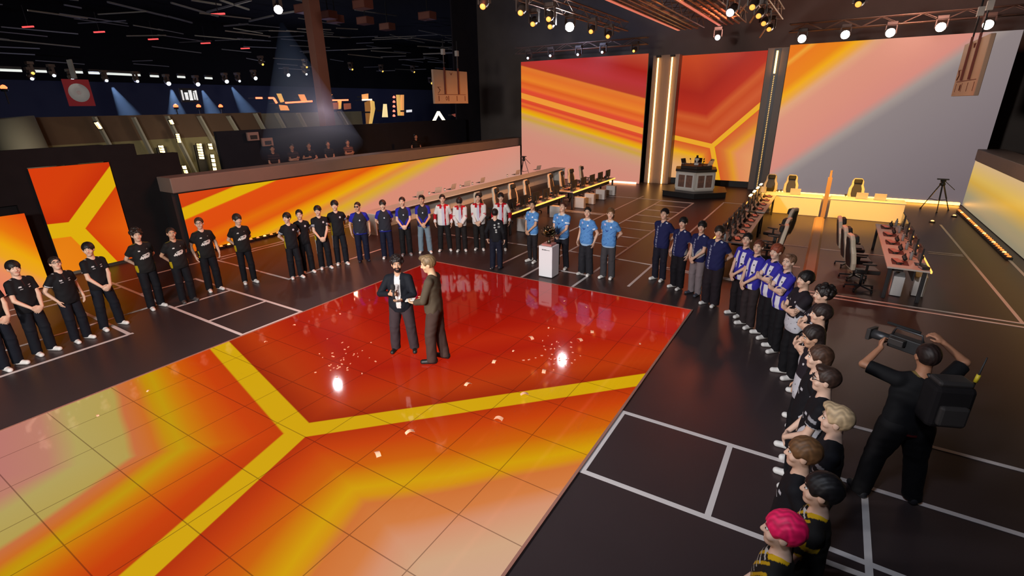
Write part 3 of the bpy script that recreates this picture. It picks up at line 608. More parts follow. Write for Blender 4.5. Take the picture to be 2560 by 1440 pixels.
# ================================================================== people: one smooth body surface each, with clothes, hair and features as parts
f32 = np.float32
class Field:
    def __init__(s, lo, hi, h):
        s.h = h; s.lo = np.array(lo, f32); s.n = np.maximum(4, np.ceil((np.array(hi)-np.array(lo))/h).astype(int)+1)
        s.V = np.full(tuple(s.n), .3, f32)
        s.ax = [(s.lo[i]+h*np.arange(s.n[i])).astype(f32) for i in range(3)]
    def sub(s, lo, hi):
        i0 = np.clip(np.floor((np.array(lo)-s.lo)/s.h).astype(int), 0, s.n-1); i1 = np.clip(np.ceil((np.array(hi)-s.lo)/s.h).astype(int)+1, 1, s.n)
        if np.any(i1 <= i0): return None
        sl = tuple(slice(a, b) for a, b in zip(i0, i1))
        return sl, s.ax[0][sl[0]][:, None, None], s.ax[1][sl[1]][None, :, None], s.ax[2][sl[2]][None, None, :]
    def mix(s, sl, d, k, op):
        A = s.V[sl]
        if op == 'add':
            hh = np.maximum(k-np.abs(A-d), 0)/max(k, 1e-6); s.V[sl] = np.minimum(A, d)-hh*hh*k*.25
        else:
            d = -d; hh = np.maximum(k-np.abs(A-d), 0)/max(k, 1e-6); s.V[sl] = np.maximum(A, d)+hh*hh*k*.25
    def cone(s, a, b, ra, rb, k=.02, op='add', end=False):
        a = np.array(a, f32); b = np.array(b, f32); m = max(ra, rb)+max(5*s.h, 1.5*k)
        g = s.sub(np.minimum(a, b)-m, np.maximum(a, b)+m)
        if g is None: return
        sl, X, Y, Z = g; d = b-a; L2 = float(d @ d)+1e-9
        t = ((X-a[0])*d[0]+(Y-a[1])*d[1]+(Z-a[2])*d[2])/L2; tc = np.clip(t, 0, 1)
        D = np.sqrt((X-a[0]-tc*d[0])**2+(Y-a[1]-tc*d[1])**2+(Z-a[2]-tc*d[2])**2)-(ra+(rb-ra)*tc)
        if end: D = np.maximum(D, (t-1)*math.sqrt(L2))
        s.mix(sl, D, k, op)
    def ell(s, c, r, k=.02, R=None, op='add'):
        c = np.array(c, f32); r = np.array(r, f32); m = float(r.max())+max(5*s.h, 1.5*k); g = s.sub(c-m, c+m)
        if g is None: return
        sl, X, Y, Z = g; x, y, z = X-c[0], Y-c[1], Z-c[2]
        if R is not None: x, y, z = (R[0, i]*x+R[1, i]*y+R[2, i]*z for i in range(3))
        k0 = np.sqrt((x/r[0])**2+(y/r[1])**2+(z/r[2])**2); k1 = np.sqrt((x/r[0]**2)**2+(y/r[1]**2)**2+(z/r[2]**2)**2)+1e-6
        s.mix(sl, k0*(k0-1)/k1, k, op)
    def half(s, n, d):
        """keep n.p < d"""
        s.V = np.maximum(s.V, n[0]*s.ax[0][:, None, None]+n[1]*s.ax[1][None, :, None]+n[2]*s.ax[2][None, None, :]-d)
    def mesh(s):
        V = s.V; V[0] = V[-1] = .1; V[:, 0] = V[:, -1] = .1; V[:, :, 0] = V[:, :, -1] = .1
        I = V < 0; n = s.n
        cnt = sum(I[a:n[0]-1+a, b:n[1]-1+b, c:n[2]-1+c].astype(np.int8) for a in (0, 1) for b in (0, 1) for c in (0, 1))
        act = (cnt > 0) & (cnt < 8); idx = np.argwhere(act); m = len(idx)
        if m == 0: return np.zeros((0, 3)), np.zeros((0, 4), int)
        cid = np.full(act.shape, -1, np.int32); cid[act] = np.arange(m)
        cr = [(a, b, c) for a in (0, 1) for b in (0, 1) for c in (0, 1)]
        vals = np.stack([V[idx[:, 0]+a, idx[:, 1]+b, idx[:, 2]+c] for a, b, c in cr], 1)
        P = np.zeros((m, 3)); N = np.zeros(m)
        for i in range(8):
            for j in range(i+1, 8):
                df = [abs(p-q) for p, q in zip(cr[i], cr[j])]
                if sum(df) != 1: continue
                u, v = vals[:, i], vals[:, j]; mk = (u < 0) != (v < 0)
                t = np.where(mk, u/np.where(mk, u-v, 1), 0)
                p = np.array(cr[i])[None]+t[:, None]*(np.array(cr[j])-np.array(cr[i]))[None]
                P += p*mk[:, None]; N += mk
        P = (idx+P/N[:, None])*s.h+s.lo
        F_ = []
        for ax in range(3):
            o = [0, 1, 2]; o.remove(ax); b, c = o
            A = np.take(I, range(n[ax]-1), ax); B = np.take(I, range(1, n[ax]), ax)
            e = np.argwhere(A != B); e = e[(e[:, b] > 0) & (e[:, c] > 0) & (e[:, b] < n[b]-1) & (e[:, c] < n[c]-1)]
            q = []
            for db, dc in ((1, 1), (0, 1), (0, 0), (1, 0)):
                z = e.copy(); z[:, b] -= db; z[:, c] -= dc; q.append(cid[z[:, 0], z[:, 1], z[:, 2]])
            q = np.stack(q, 1); ins = A[e[:, 0], e[:, 1], e[:, 2]]
            fl_ = ins if ax != 1 else ~ins
            q[~fl_] = q[~fl_][:, ::-1]; F_.append(q)
        return P, np.concatenate(F_)
def np_mesh(name, P, Q, m, parent, scale, dye=None, mats=None):
    me = bpy.data.meshes.new(name); me.vertices.add(len(P)); me.vertices.foreach_set('co', (P*scale).astype(f32).ravel())
    me.loops.add(len(Q)*4); me.loops.foreach_set('vertex_index', Q.astype(np.int32).ravel())
    me.polygons.add(len(Q)); me.polygons.foreach_set('loop_start', np.arange(0, len(Q)*4, 4, dtype=np.int32)); me.polygons.foreach_set('loop_total', np.full(len(Q), 4, np.int32))
    me.polygons.foreach_set('use_smooth', np.ones(len(Q), bool)); me.update(calc_edges=True); me.materials.append(m)
    if dye is not None:
        c = dye(P); a = me.color_attributes.new('Dye', 'FLOAT_COLOR', 'POINT'); a.data.foreach_set('color', np.concatenate([c, np.ones((len(P), 1))], 1).astype(f32).ravel())
    o = bpy.data.objects.new(name, me); COL.objects.link(o); o.parent = parent; return o
M['skin'] = vc_mat('skin', .55, .4); M['cloth'] = vc_mat('dyed_cloth', .8, .2); M['hair'] = vc_mat('hair', .55, .35); M['shoe'] = vc_mat('shoe', .5, .4)
M['eye'] = mat('dark_eye', (.02, .013, .01), .2); M['lip'] = mat('lip', (.30, .11, .09), .5); M['eye_white'] = mat('eye_white', (.6, .58, .55), .3)
V3 = lambda *a: np.array(a, float)
def nrm(v): v = np.array(v, float); return v/(np.linalg.norm(v)+1e-9)
def ik(S, Wt, pole, l1=.285, l2=.255):
    d = Wt-S; L = np.linalg.norm(d)
    if L > (l1+l2)*.995: Wt = S+d/L*(l1+l2)*.995; d = Wt-S; L = np.linalg.norm(d)
    u = d/L; x = (l1*l1-l2*l2+L*L)/(2*L); r = math.sqrt(max(l1*l1-x*x, 0)); p = nrm(pole); p = nrm(p-u*(p @ u)); return S+u*x+p*r, Wt
# arm targets for the right arm (facing +Y, right = +X); mirrored for the left unless two sets are given
POSES = {
    'clasp': [((.075, .205, .93), (.6, -.5, -.3), (-.72, .25, -.6), (-.1, -1, .1), .25), ((.06, .225, .945), (.6, -.5, -.3), (-.75, .1, -.6), (-.1, -1, 0), .35)],
    'back': [((.08, -.20, .97), (1, -.3, .1), (-.85, 0, -.45), (0, 1, 0), .3)] * 2,
    'cross': [((-.10, .215, 1.19), (.75, .25, -.9), (-.9, -.3, .2), (0, -1, .2), .3), ((-.10, .185, 1.145), (.75, .3, -.9), (-.9, -.15, .15), (0, -1, .2), .35)],
    'sides': [((.255, .03, .90), (.4, -1, 0), (-.08, .15, -1), (-1, 0, 0), .3)] * 2,
    'pocket': [((.205, .03, .93), (.8, -.7, 0), (-.2, .25, -1), (-1, 0, 0), .2)] * 2,
    'pocket_side': [((.205, .03, .93), (.8, -.7, 0), (-.2, .25, -1), (-1, 0, 0), .2), ((.255, .03, .90), (.4, -1, 0), (-.08, .15, -1), (-1, 0, 0), .3)],
    'mic': [((.10, .225, 1.17), (.8, -.3, -.5), (-.75, .55, .25), (-.55, -.75, .1), .95), ((.08, .26, 1.07), (.8, -.2, -.6), (-.55, .8, .05), (-.15, -.1, .95), .45)],
    'cards': [((.13, .22, 1.01), (.7, -.5, -.4), (-.45, .85, -.1), (-.85, -.45, .1), .7), ((.09, .25, 1.03), (.7, -.5, -.4), (-.5, .8, -.15), (-.1, .0, 1), .5)],
    'shoot': [((.17, .16, 1.74), (1, -.1, -.6), (-.5, .5, .5), (-.2, .3, -1), .6), ((.25, .30, 1.57), (1, -.2, -.5), (-.2, .8, .35), (-.9, .1, .2), .7)],
}
def hand(fd, Wt, d, n, curl, side):
    d = nrm(d); n = np.array(n, float); n = nrm(n-d*(n @ d)); s = np.cross(d, n)*side
    R = np.stack([d, s, n], 1); k = .012
    fd.ell(Wt+d*.048, (.05, .041, .019), .02, R)
    for i, (o, L) in enumerate(((-.031, .058), (-.0105, .072), (.0105, .078), (.031, .07))):   # little ... index
        b = Wt+d*.082+s*o; c1 = curl*(.9+.1*i); e1 = nrm(d*math.cos(c1)+n*math.sin(c1)+s*o*1.5); e2 = nrm(d*math.cos(2*c1)+n*math.sin(2*c1)+s*o)
        m_ = b+e1*L*.55; fd.cone(b-d*.012, m_, .0098, .0088, .008); fd.cone(m_, m_+e2*L*.5, .0088, .007, .004)
    b = Wt+d*.022+s*.034; e1 = nrm(d*.62+s*.7+n*.35); e2 = nrm(d*.9+s*.25+n*.35); m_ = b+e1*.038
    fd.cone(b, m_, .0125, .0105, .012); fd.cone(m_, m_+e2*.034, .0105, .008, .005)
def solid(c): c = np.array(lin(c)); return lambda P: np.tile(c, (len(P), 1))
def hair_noise(fd, amp, fr):
    X, Y, Z = fd.ax[0][:, None, None], fd.ax[1][None, :, None], fd.ax[2][None, None, :]
    fd.V = fd.V+amp*np.sin(fr*X+2*np.sin(40*Z))*np.sin(fr*.9*Y+1.3)*np.sin(fr*.8*Z+X*30)+amp*.6*np.sin(fr*2.1*X+Y*fr)
def folds(fd, amp, fr):
    X, Y, Z = fd.ax[0][:, None, None], fd.ax[1][None, :, None], fd.ax[2][None, None, :]
    w = np.sin(fr*.6*Z+19*X+3*np.sin(11*Z+17*Y))*np.sin(23*X+18*Y+6*np.sin(5*Z)); w2 = np.sin(fr*1.3*Z-27*X+21*Y)
    fd.V = fd.V+amp*(w*.7+w2*.35*np.sin(6*Z+4*X))
def person(label, x, y, face, h=1.75, pose='back', yaw=0, pitch=0, hair='fringe', hc=(22, 18, 18), skin=(204, 166, 144), shirt=None, sleeve=.62, pants=(18, 18, 24), legs=(.098, .084, .078), shoe=(215, 212, 210), vox=.0085, group=None, wide=1.0, hem=.84, extras=(), z=0, stance=.105, beard=False, feet_rot=0, step=.03, low=False):
    s = h/1.75; rz = math.atan2(face[1], face[0])-math.pi/2
    T = thing('person', label, 'person', (x, y, z), rz, group)
    rng = random.Random(int(x*1000+y*77)); b = wide
    yr, pr = math.radians(yaw), math.radians(pitch)
    Rh = (Matrix.Rotation(yr, 3, 'Z') @ Matrix.Rotation(pr, 3, 'X')); Rn = np.array(Rh)
    pv = V3(0, -.012, 1.50)
    HS = 1.06
    def hd(*p): return pv+Rn @ (V3(*p)-pv)*HS
    E3 = Rn
    S = {1: V3(.172*b, -.008, 1.385), -1: V3(-.172*b, -.008, 1.385)}
    arm = {}
    for side, tp in zip((1, -1), POSES[pose]):
        mx = V3(side, 1, 1); Wt, pole, d, n, curl = (np.array(v, float)*mx if isinstance(v, tuple) else v for v in tp)
        jit = V3(rng.uniform(-.012, .012), rng.uniform(-.01, .01), rng.uniform(-.02, .02)); E, Wt = ik(S[side], Wt+jit, pole); arm[side] = (E, Wt, d, n, curl)
    # legs
    hip = {q: V3(q*.085*b, -.012, .90) for q in (1, -1)}; sy = rng.uniform(-step, step)
    ank = {q: V3(q*stance, -.02+q*sy, .085) for q in (1, -1)}; knee = {q: (hip[q]+ank[q])/2+V3(q*.008, .03, .02) for q in (1, -1)}
    # body
    reach = max(.36, max(abs(arm[q][1][0]) for q in (1, -1))+.2, max(abs(arm[q][0][0]) for q in (1, -1))+.1)
    top = max(1.80, max(arm[q][1][2] for q in (1, -1))+.22)
    fd = Field((-reach, -.36, .03), (reach, .46, top), vox)
    fd.ell((0, -.005, 1.25), (.15*b, .095, .21), .03); fd.ell((0, 0, 1.05), (.13*b, .09, .17), .03); fd.ell((0, -.012, .93), (.145*b, .10, .12), .03)
    [fd.cone((q*.02, -.02, 1.44), (q*.145*b, -.01, 1.39), .05, .048, .03) for q in (1, -1)]
    for q in (1, -1):
        fd.cone(hip[q], knee[q], .072, .052, .03); fd.cone(knee[q], ank[q], .05, .036, .02)
        E, Wt, d, n, c = arm[q]; fd.cone(S[q], E, .046*b, .038, .02); fd.cone(E, Wt, .038, .025, .015); hand(fd, Wt, d, n, c, q)
    def eh(f_, c, r, k=.02, op='add'): f_.ell(c, np.array(r)*HS, k, E3, op)
    nb = hd(0, -.012, 1.565); fd.cone((0, -.02, 1.43), nb, .062, .054, .03)
    eh(fd, hd(0, -.014, 1.655), (.076, .094, .093), .02); eh(fd, hd(0, .022, 1.605), (.06, .07, .082), .03); eh(fd, hd(0, .058, 1.543), (.03, .027, .024), .03)
    fd.cone(hd(-.035, .072, 1.672), hd(.035, .072, 1.672), .014, .014, .015)
    for q in (1, -1):
        eh(fd, hd(q*.032, .097, 1.648), (.02, .018, .013), .012, 'sub'); eh(fd, hd(q*.078, -.005, 1.628), (.011, .022, .032), .008); eh(fd, hd(q*.042, .06, 1.605), (.022, .022, .022), .02)
    fd.cone(hd(0, .083, 1.655), hd(0, .103, 1.613), .0095, .0145, .012); eh(fd, hd(0, .094, 1.61), (.02, .014, .011), .01)
    fd.cone(hd(-.017, .078, 1.577), hd(.017, .078, 1.577), .011, .011, .01)
    P, Q = fd.mesh(); sk = np.array(lin(skin))
    lipc = hd(0, .088, 1.577)
    def sdye(P):
        c = np.tile(sk, (len(P), 1)); dl = np.abs((P-lipc) @ Rn); m_ = (dl[:, 0] < .024) & (dl[:, 2] < .0095) & (dl[:, 1] < .03); c[m_] = sk*V3(.8, .5, .48); return c
    np_mesh('body', P, Q, M['skin'], T, s, sdye)
    # shirt
    fd = Field((-reach-.03, -.36, hem-.03), (reach+.03, .42, max(1.56, top)), max(vox, .007))
    fd.ell((0, -.006, 1.25), (.188*b, .122*b, .235), .03); fd.ell((0, .002, 1.05), (.178*b, .128*b, .25), .05); fd.ell((0, 0, .92), (.186*b, .132*b, .23), .05)
    [fd.cone((q*.03, -.018, 1.437), (q*.15*b, -.012, 1.392), .058, .06, .03) for q in (1, -1)]
    folds(fd, .005, 24); fd.half((0, 0, -1), -hem); fd.ell((0, .055, 1.49), (.05, .05, .05), .015, None, 'sub'); fd.ell((0, -.015, 1.53), (.066, .07, .055), .012, None, 'sub')
    for q in (1, -1):
        E, Wt, d, n, c = arm[q]; a0 = S[q]+V3(-q*.015, 0, 0)
        if sleeve <= 1: fd.cone(a0, a0+(E-a0)*sleeve, .064*b, .067 if sleeve < .9 else .06, .03, end=True)
        else:
            fd.cone(a0, E, .065*b, .058, .03); fd.cone(E, E+(Wt-E)*(sleeve-1), .058, .044, .006, end=True)
    P, Q = fd.mesh(); np_mesh('shirt', P, Q, M['cloth'], T, s, (lambda P_: shirt(P_, arm)) if shirt else solid((20, 20, 24)))
    # trousers
    fd = Field((-.33, -.24, .02), (.33, .26, max(hem+.1, .99)), max(vox, .008))
    fd.ell((0, -.012, .93), (.166*b, .118*b, .13), .03)
    for q in (1, -1):
        fd.cone(hip[q]+V3(0, 0, -.03), knee[q], legs[0]*b, legs[1], .03); fd.cone(knee[q], ank[q]+V3(0, 0, -.06), legs[1], legs[2], .004)
    folds(fd, .0045, 18); fd.half((0, 0, -1), -.045); fd.half((0, 0, 1), max(hem+.06, .96))
    P, Q = fd.mesh(); np_mesh('trousers', P, Q, M['cloth'], T, s, pants if callable(pants) else solid(pants))
    # shoes
    if not low:
        for q in (1, -1):
            a = ank[q]; fr = math.radians(q*12+feet_rot); dx, dy = -math.sin(-fr), math.cos(fr)
            fd = Field((-.14+a[0], a[1]-.17, -.01), (a[0]+.14, a[1]+.27, .14), .007)
            A = V3(a[0]-dx*.045, a[1]-dy*.045, .04); B = V3(a[0]+dx*.15, a[1]+dy*.15, .03)
            fd.cone(A, B, .043, .041, .02); fd.cone(A+V3(0, 0, .03), A+V3(dx*.09, dy*.09, .015), .04, .035, .03); fd.half((0, 0, -1), -.003)
            P, Q = fd.mesh(); sc_ = np.array(lin(shoe)); so = np.array(lin((225, 222, 220) if sum(shoe) > 240 else (30, 28, 28)))
            def shd(P_, a=a, sc_=sc_, so=so):
                c = np.tile(sc_, (len(P_), 1)); c[P_[:, 2] < .018] = so
                if sum(shoe) > 240: c[(np.abs(P_[:, 1]-a[1]-.03) < .022) & (P_[:, 2] > .05)] = so*.12
                return c
            np_mesh('shoe', P, Q, M['shoe'], T, s, shd)
    # hair
    if hair:
        fd = Field(hd(0, 0, 1.66)-.24, hd(0, 0, 1.66)+.24, max(.006, vox*.8)); big = {'fringe': .017, 'short': .009, 'buzz': .004, 'curly': .02, 'quiff': .01, 'long': .016, 'cap': .013, 'swept': .013}[hair]
        eh(fd, hd(0, -.018, 1.668), (.079+big, .097+big, .092+big), .02)
        if hair in ('long',): eh(fd, hd(0, -.045, 1.59), (.088, .075, .12), .03)
        if hair == 'quiff': eh(fd, hd(0, .05, 1.752), (.055, .045, .028), .03)
        if hair == 'swept': eh(fd, hd(.02, .055, 1.742), (.06, .05, .03), .03)
        if hair == 'curly':
            for k in range(40):
                a, e = rng.uniform(0, 6.28), rng.uniform(-.1, 1.5); fd.ell(hd(.095*math.cos(a)*math.cos(e), -.018+.11*math.sin(a)*math.cos(e), 1.675+.105*math.sin(e)), (.026, .026, .026), .012)
        ft = {'fringe': 1.684, 'short': 1.724, 'buzz': 1.728, 'curly': 1.706, 'quiff': 1.73, 'long': 1.705, 'cap': 1.71, 'swept': 1.718}[hair]
        eh(fd, hd(0, .135, ft-.105), (.10, .115, .105), .012, 'sub')                         # clear of the face
        for q in (1, -1): eh(fd, hd(q*.10, .02, 1.585), (.04, .075, .07), .015, 'sub')        # clear of the ears
        if hair != 'long': eh(fd, hd(0, -.03, 1.52), (.12, .14, .062), .015, 'sub')           # nape
        if hair not in ('cap',): hair_noise(fd, .0019 if hair != 'buzz' else .001, 95)
        P, Q = fd.mesh(); hcl = np.array(lin(hc))
        def hdye(P_):
            v = .75+.5*(.5+.5*np.sin(P_[:, 0]*160+np.sin(P_[:, 1]*70)*2+P_[:, 2]*20)); return hcl[None]*v[:, None]
        np_mesh('cap' if hair == 'cap' else 'hair', P, Q, M['hair'] if hair != 'cap' else M['cloth'], T, s, hdye if hair != 'cap' else solid(hc))
        if hair == 'cap':
            fd = Field(hd(0, .09, 1.70)-.14, hd(0, .09, 1.70)+.14, .006); eh(fd, hd(0, .10, 1.705), (.068, .075, .008), .004); P, Q = fd.mesh(); np_mesh('cap_brim', P, Q, M['cloth'], T, s, solid(hc))
    if beard:
        fd = Field(hd(0, .03, 1.57)-.12, hd(0, .03, 1.57)+.12, .005); eh(fd, hd(0, .022, 1.59), (.065, .074, .08), .02); eh(fd, hd(0, .058, 1.54), (.034, .032, .028), .02)
        eh(fd, hd(0, .03, 1.655), (.10, .13, .055), .01, 'sub'); eh(fd, hd(0, .10, 1.577), (.022, .03, .008), .006, 'sub'); eh(fd, hd(0, -.06, 1.58), (.12, .07, .12), .01, 'sub')
        fd.cone(hd(-.03, .084, 1.592), hd(.03, .084, 1.592), .008, .008, .008); hair_noise(fd, .0015, 90)
        P, Q = fd.mesh(); np_mesh('beard', P, Q, M['hair'], T, s, solid(hc))
    # eyes and brows
    for q in (1, -1):
        c = hd(q*.031, .081, 1.648)*s; e = MB().lathe([(.003, -.009), (.009, -.006), (.0115, 0), (.009, .006), (.003, .009)], 8, c, Rh @ Matrix.Rotation(math.pi/2, 3, 'X') @ Matrix.Diagonal((1.25, .72, 1))).build('eye', M['eye_white'], T)
        c2 = hd(q*.031, .0905, 1.648)*s; MB().lathe([(.001, -.004), (.006, -.002), (.006, .002), (.001, .004)], 8, c2, Rh @ Matrix.Rotation(math.pi/2, 3, 'X')).build('iris', M['eye'], e)
        bw = srgb('brow', tuple(int(v*.8) for v in hc)) if False else None
        MB().tube([hd(q*.014, .092, 1.667)*s, hd(q*.032, .09, 1.672)*s, hd(q*.05, .078, 1.666)*s], [.004, .0045, .003], 6).build('eyebrow', BROW(hc), T)
    for ex in extras: ex(T, s, hd, arm, Rh)
    return T
_br = {}
def BROW(c):
    c = tuple(int(v*.7) for v in c) if sum(c) < 450 else (120, 95, 70)
    if c not in _br: _br[c] = srgb('brow_hair', c, rough=.7)
    return _br[c]
def glasses(T, s, hd, arm, Rh, m=None):
    mb = MB()
    for q in (1, -1):
        mb.tube([hd(q*.032+.024*math.cos(a), .1, 1.647+.018*math.sin(a))*s for a in np.linspace(0, 2*math.pi, 13)], .003, 5)
        mb.tube([hd(q*.056, .1, 1.65)*s, hd(q*.083, .0, 1.645)*s], .0028, 5)
    mb.tube([hd(-.009, .103, 1.652)*s, hd(.009, .103, 1.652)*s], .0028, 5)
    mb.build('glasses', M['black'], T)
def shades(T, s, hd, arm, Rh):
    glasses(T, s, hd, arm, Rh)
    for q in (1, -1): MB().lathe([(.002, -.003), (.023, -.002), (.023, .002), (.002, .003)], 12, hd(q*.032, .1, 1.647)*s, Rh @ Matrix.Rotation(math.pi/2, 3, 'X')).build('dark_lens', M['screen_off'], T)

# ------------------------------------------------------------------ team clothes: dye patterns in the wearer's own frame
def C(*c): return np.array(lin(c))
def rect(P, x0, x1, z0, z1, front=True): return (P[:, 0] > x0) & (P[:, 0] < x1) & (P[:, 2] > z0) & (P[:, 2] < z1) & ((P[:, 1] > .02) if front else (P[:, 1] < -.02))
def stroke(P, a, b, w):
    a, b = V3(*a), V3(*b); p = P[:, [0, 2]]; d = b-a; t = np.clip(((p-a) @ d)/(d @ d), 0, 1); return (np.linalg.norm(p-a-t[:, None]*d, axis=1) < w) & (P[:, 1] > .03)
def adist(P, arm):
    """how far down the sleeve (0 shoulder .. 1 elbow .. 2 wrist), and whether on a sleeve"""
    out = np.zeros(len(P)); on = np.zeros(len(P), bool)
    for q in (1, -1):
        E, Wt = arm[q][0], arm[q][1]; S = V3(q*.172, -.008, 1.385)
        for o, (a, b) in enumerate(((S, E), (E, Wt))):
            d = b-a; t = ((P-a) @ d)/(d @ d); r = np.linalg.norm(P-a-np.clip(t, 0, 1)[:, None]*d, axis=1)
            m = (r < .085) & (t > (.0 if o else .18)) & (t < 1.1) & ((np.abs(P[:, 0]) > .15) | (o == 1)); out[m] = o+t[m]; on |= m
    return out, on
def shirtA(P, arm):
    c = np.tile(C(17, 16, 20), (len(P), 1)); W = C(190, 188, 192)
    for m in (rect(P, .05, .095, 1.315, 1.333), rect(P, .045, .09, 1.278, 1.29), rect(P, -.09, -.05, 1.325, 1.337), rect(P, -.085, -.05, 1.29, 1.306)): c[m] = W
    c[rect(P, -.008, .008, 1.32, 1.45)] = C(45, 20, 20); t, on = adist(P, arm)
    c[on & (t > .5) & (t < .56) & (np.abs(P[:, 1]) < .03)] = W; c[(P[:, 2] > 1.462) & (np.abs(P[:, 0]) > .1) & (np.abs(P[:, 0]) < .13)] = W*.5
    return c
def shirtB(P, arm):
    c = np.tile(C(26, 25, 26), (len(P), 1)); W = C(205, 203, 200); z = P[:, 2]
    S_ = [((-.085, 1.155), (-.06, 1.20)), ((-.06, 1.20), (-.045, 1.15)), ((-.045, 1.15), (-.02, 1.20)), ((-.03, 1.225), (.07, 1.25)), ((-.005, 1.16), (.01, 1.22)), ((.01, 1.17), (.04, 1.21)), ((.04, 1.21), (.035, 1.165)), ((.05, 1.175), (.08, 1.225)), ((.08, 1.225), (.095, 1.25)), ((.07, 1.18), (.1, 1.23)), ((-.09, 1.16), (-.02, 1.175)), ((.0, 1.17), (.06, 1.18))]
    for a, b in S_: c[stroke(P, (-a[0], a[1]), (-b[0], b[1]), .0105)] = W
    c[rect(P, .055, .095, 1.315, 1.333)] = W; c[rect(P, -.085, -.07, 1.335, 1.352)] = W*.4
    t, on = adist(P, arm); c[(z > 1.455) & (np.abs(P[:, 1]+.0) < .012) & (np.abs(P[:, 0]) > .07)] = C(110, 92, 30)
    c[~on & (np.abs(P[:, 0]) > .165) & (z < 1.02) & (z > .87)] = C(165, 140, 12)
    return c
def shirtC(P, arm):
    c = np.tile(C(20, 19, 24), (len(P), 1)); z = P[:, 2]
    c[(np.hypot(P[:, 0]+.085, z-1.335) < .024) & (P[:, 1] > .02)] = C(190, 195, 205)
    t, on = adist(P, arm); c[on & (t > .38) & (t < .47)] = C(170, 172, 185); c[on & (t > .52) & (t < .56)] = C(160, 160, 170)
    side = ~on & (np.abs(P[:, 0]) > .155) & (z < 1.2); c[side] = C(172, 145, 14); c[side & (np.sin(z*140)*np.sin(P[:, 1]*120) > .35)] = C(28, 26, 20)
    return c
def shirtD(P, arm):
    c = np.tile(C(34, 35, 44), (len(P), 1)); t, on = adist(P, arm); z = P[:, 2]
    c[(np.abs(P[:, 0])+(z-1.30)*.55 > .185) & (z > 1.15) | on] = C(32, 34, 150); c[(np.hypot(P[:, 0], z-1.265) < .018) & (P[:, 1] > .02)] = C(190, 200, 215)
    c[z < .875] = C(28, 32, 120); c[rect(P, .07, .13, .885, .90)] = C(120, 135, 180)
    return c
def shirtE(P, arm):
    c = np.tile(C(206, 206, 206), (len(P), 1)); z = P[:, 2]; x = P[:, 0]; R_ = C(168, 16, 30); t, on = adist(P, arm)
    c[(P[:, 1] > .02) & (np.abs(x) < .045) & (z < 1.42) & ~on] = C(186, 184, 202)
    c[(P[:, 1] > .0) & (x < -.04) & (x > -.085) & (z < 1.36) & ~on] = R_
    c[(P[:, 1] > .0) & (x < -.058) & (x > -.07) & (z < 1.2) & (z > 1.05) & ~on] = C(200, 190, 195)
    c[(z > 1.43) & (np.abs(x) < .17)] = R_; c[(P[:, 1] > 0) & (z > 1.36) & (np.abs(x) > .03) & (np.abs(x) < .1)] = R_
    c[on & (t > .75) & (t < .98)] = R_; c[on & (t > .83) & (t < .88)] = C(215, 205, 205); c[on & (t > 1.0) & (t < 1.85) & (P[:, 1] < .02)] = R_; c[on & (t > 1.88)] = C(205, 205, 208)
    return c
def shirtG(P, arm):
    z = P[:, 2]; n = np.sin(P[:, 0]*38+np.sin(z*21)*2)*np.sin(z*29+P[:, 0]*14); c = C(84, 136, 196)*(1+.10*n[:, None]); c[n > .72] = C(66, 112, 176)
    c[(z > 1.44) & (np.hypot(P[:, 0], P[:, 1]) < .105)] = C(208, 212, 220); c[(np.hypot(P[:, 0]+.082, z-1.33) < .02) & (P[:, 1] > .02)] = C(225, 228, 235)
    for a, b in (((-.02, 1.245), (.015, 1.225)), ((.015, 1.225), (.05, 1.255))): c[stroke(P, a, b, .011)] = C(34, 62, 140)
    t, on = adist(P, arm); c[on & (t > .72) & (t < .84)] = C(190, 150, 190); c[on & (t > .42) & (t < .52) & (P[:, 1] > 0)] = C(215, 220, 228)
    c[(z > 1.36) & (z < 1.40) & (P[:, 0] > .06) & (P[:, 0] < .12) & (P[:, 1] > .02)] = C(190, 185, 220); c[z < .855] = C(150, 185, 220); return c
def shirtH(P, arm):
    c = np.tile(C(27, 31, 74), (len(P), 1)); z = P[:, 2]; W = C(150, 155, 178); x0 = .045
    k = 0
    for zz in np.arange(1.35, .86, -.06):
        for a, b in ((((0, 0), (.04, .01)), ((.02, 0), (.015, -.035))), (((0, 0), (.035, -.03)), ((.03, .005), (.0, -.03))), (((0, -.005), (.04, -.005)), ((0, -.03), (.04, -.02))))[k % 3]: c[stroke(P, (x0+a[0], zz+a[1]), (x0+b[0], zz+b[1]), .0065)] = W
        k += 1
    t, on = adist(P, arm); c[on & (t > .58)] = C(150, 150, 150); c[(z > 1.42) & (P[:, 0] < -.09) & (P[:, 0] > -.14) & (np.abs(P[:, 1]-.03) < .012)] = C(200, 205, 220)
    c[(np.abs(P[:, 0]) < .012) & (P[:, 1] > .02) & (z > 1.36)] = W*.6; return c
def shirtI(P, arm):
    c = np.tile(C(48, 42, 150), (len(P), 1)); x = P[:, 0]; z = P[:, 2]; t, on = adist(P, arm); W = C(206, 206, 216)
    c[~on & (np.abs(np.abs(x)-.078) < .043) & (z < 1.40)] = W
    for m in (rect(P, -.10, -.055, 1.15, 1.185), rect(P, .055, .095, 1.15, 1.185), rect(P, -.09, -.07, 1.30, 1.325)): c[m] = C(25, 24, 40)
    c[(z > 1.455) & (np.hypot(x, P[:, 1]) < .10)] = C(30, 28, 60); c[(z > 1.44) & (np.abs(P[:, 1]+.02) < .012)] = C(150, 140, 200); return c
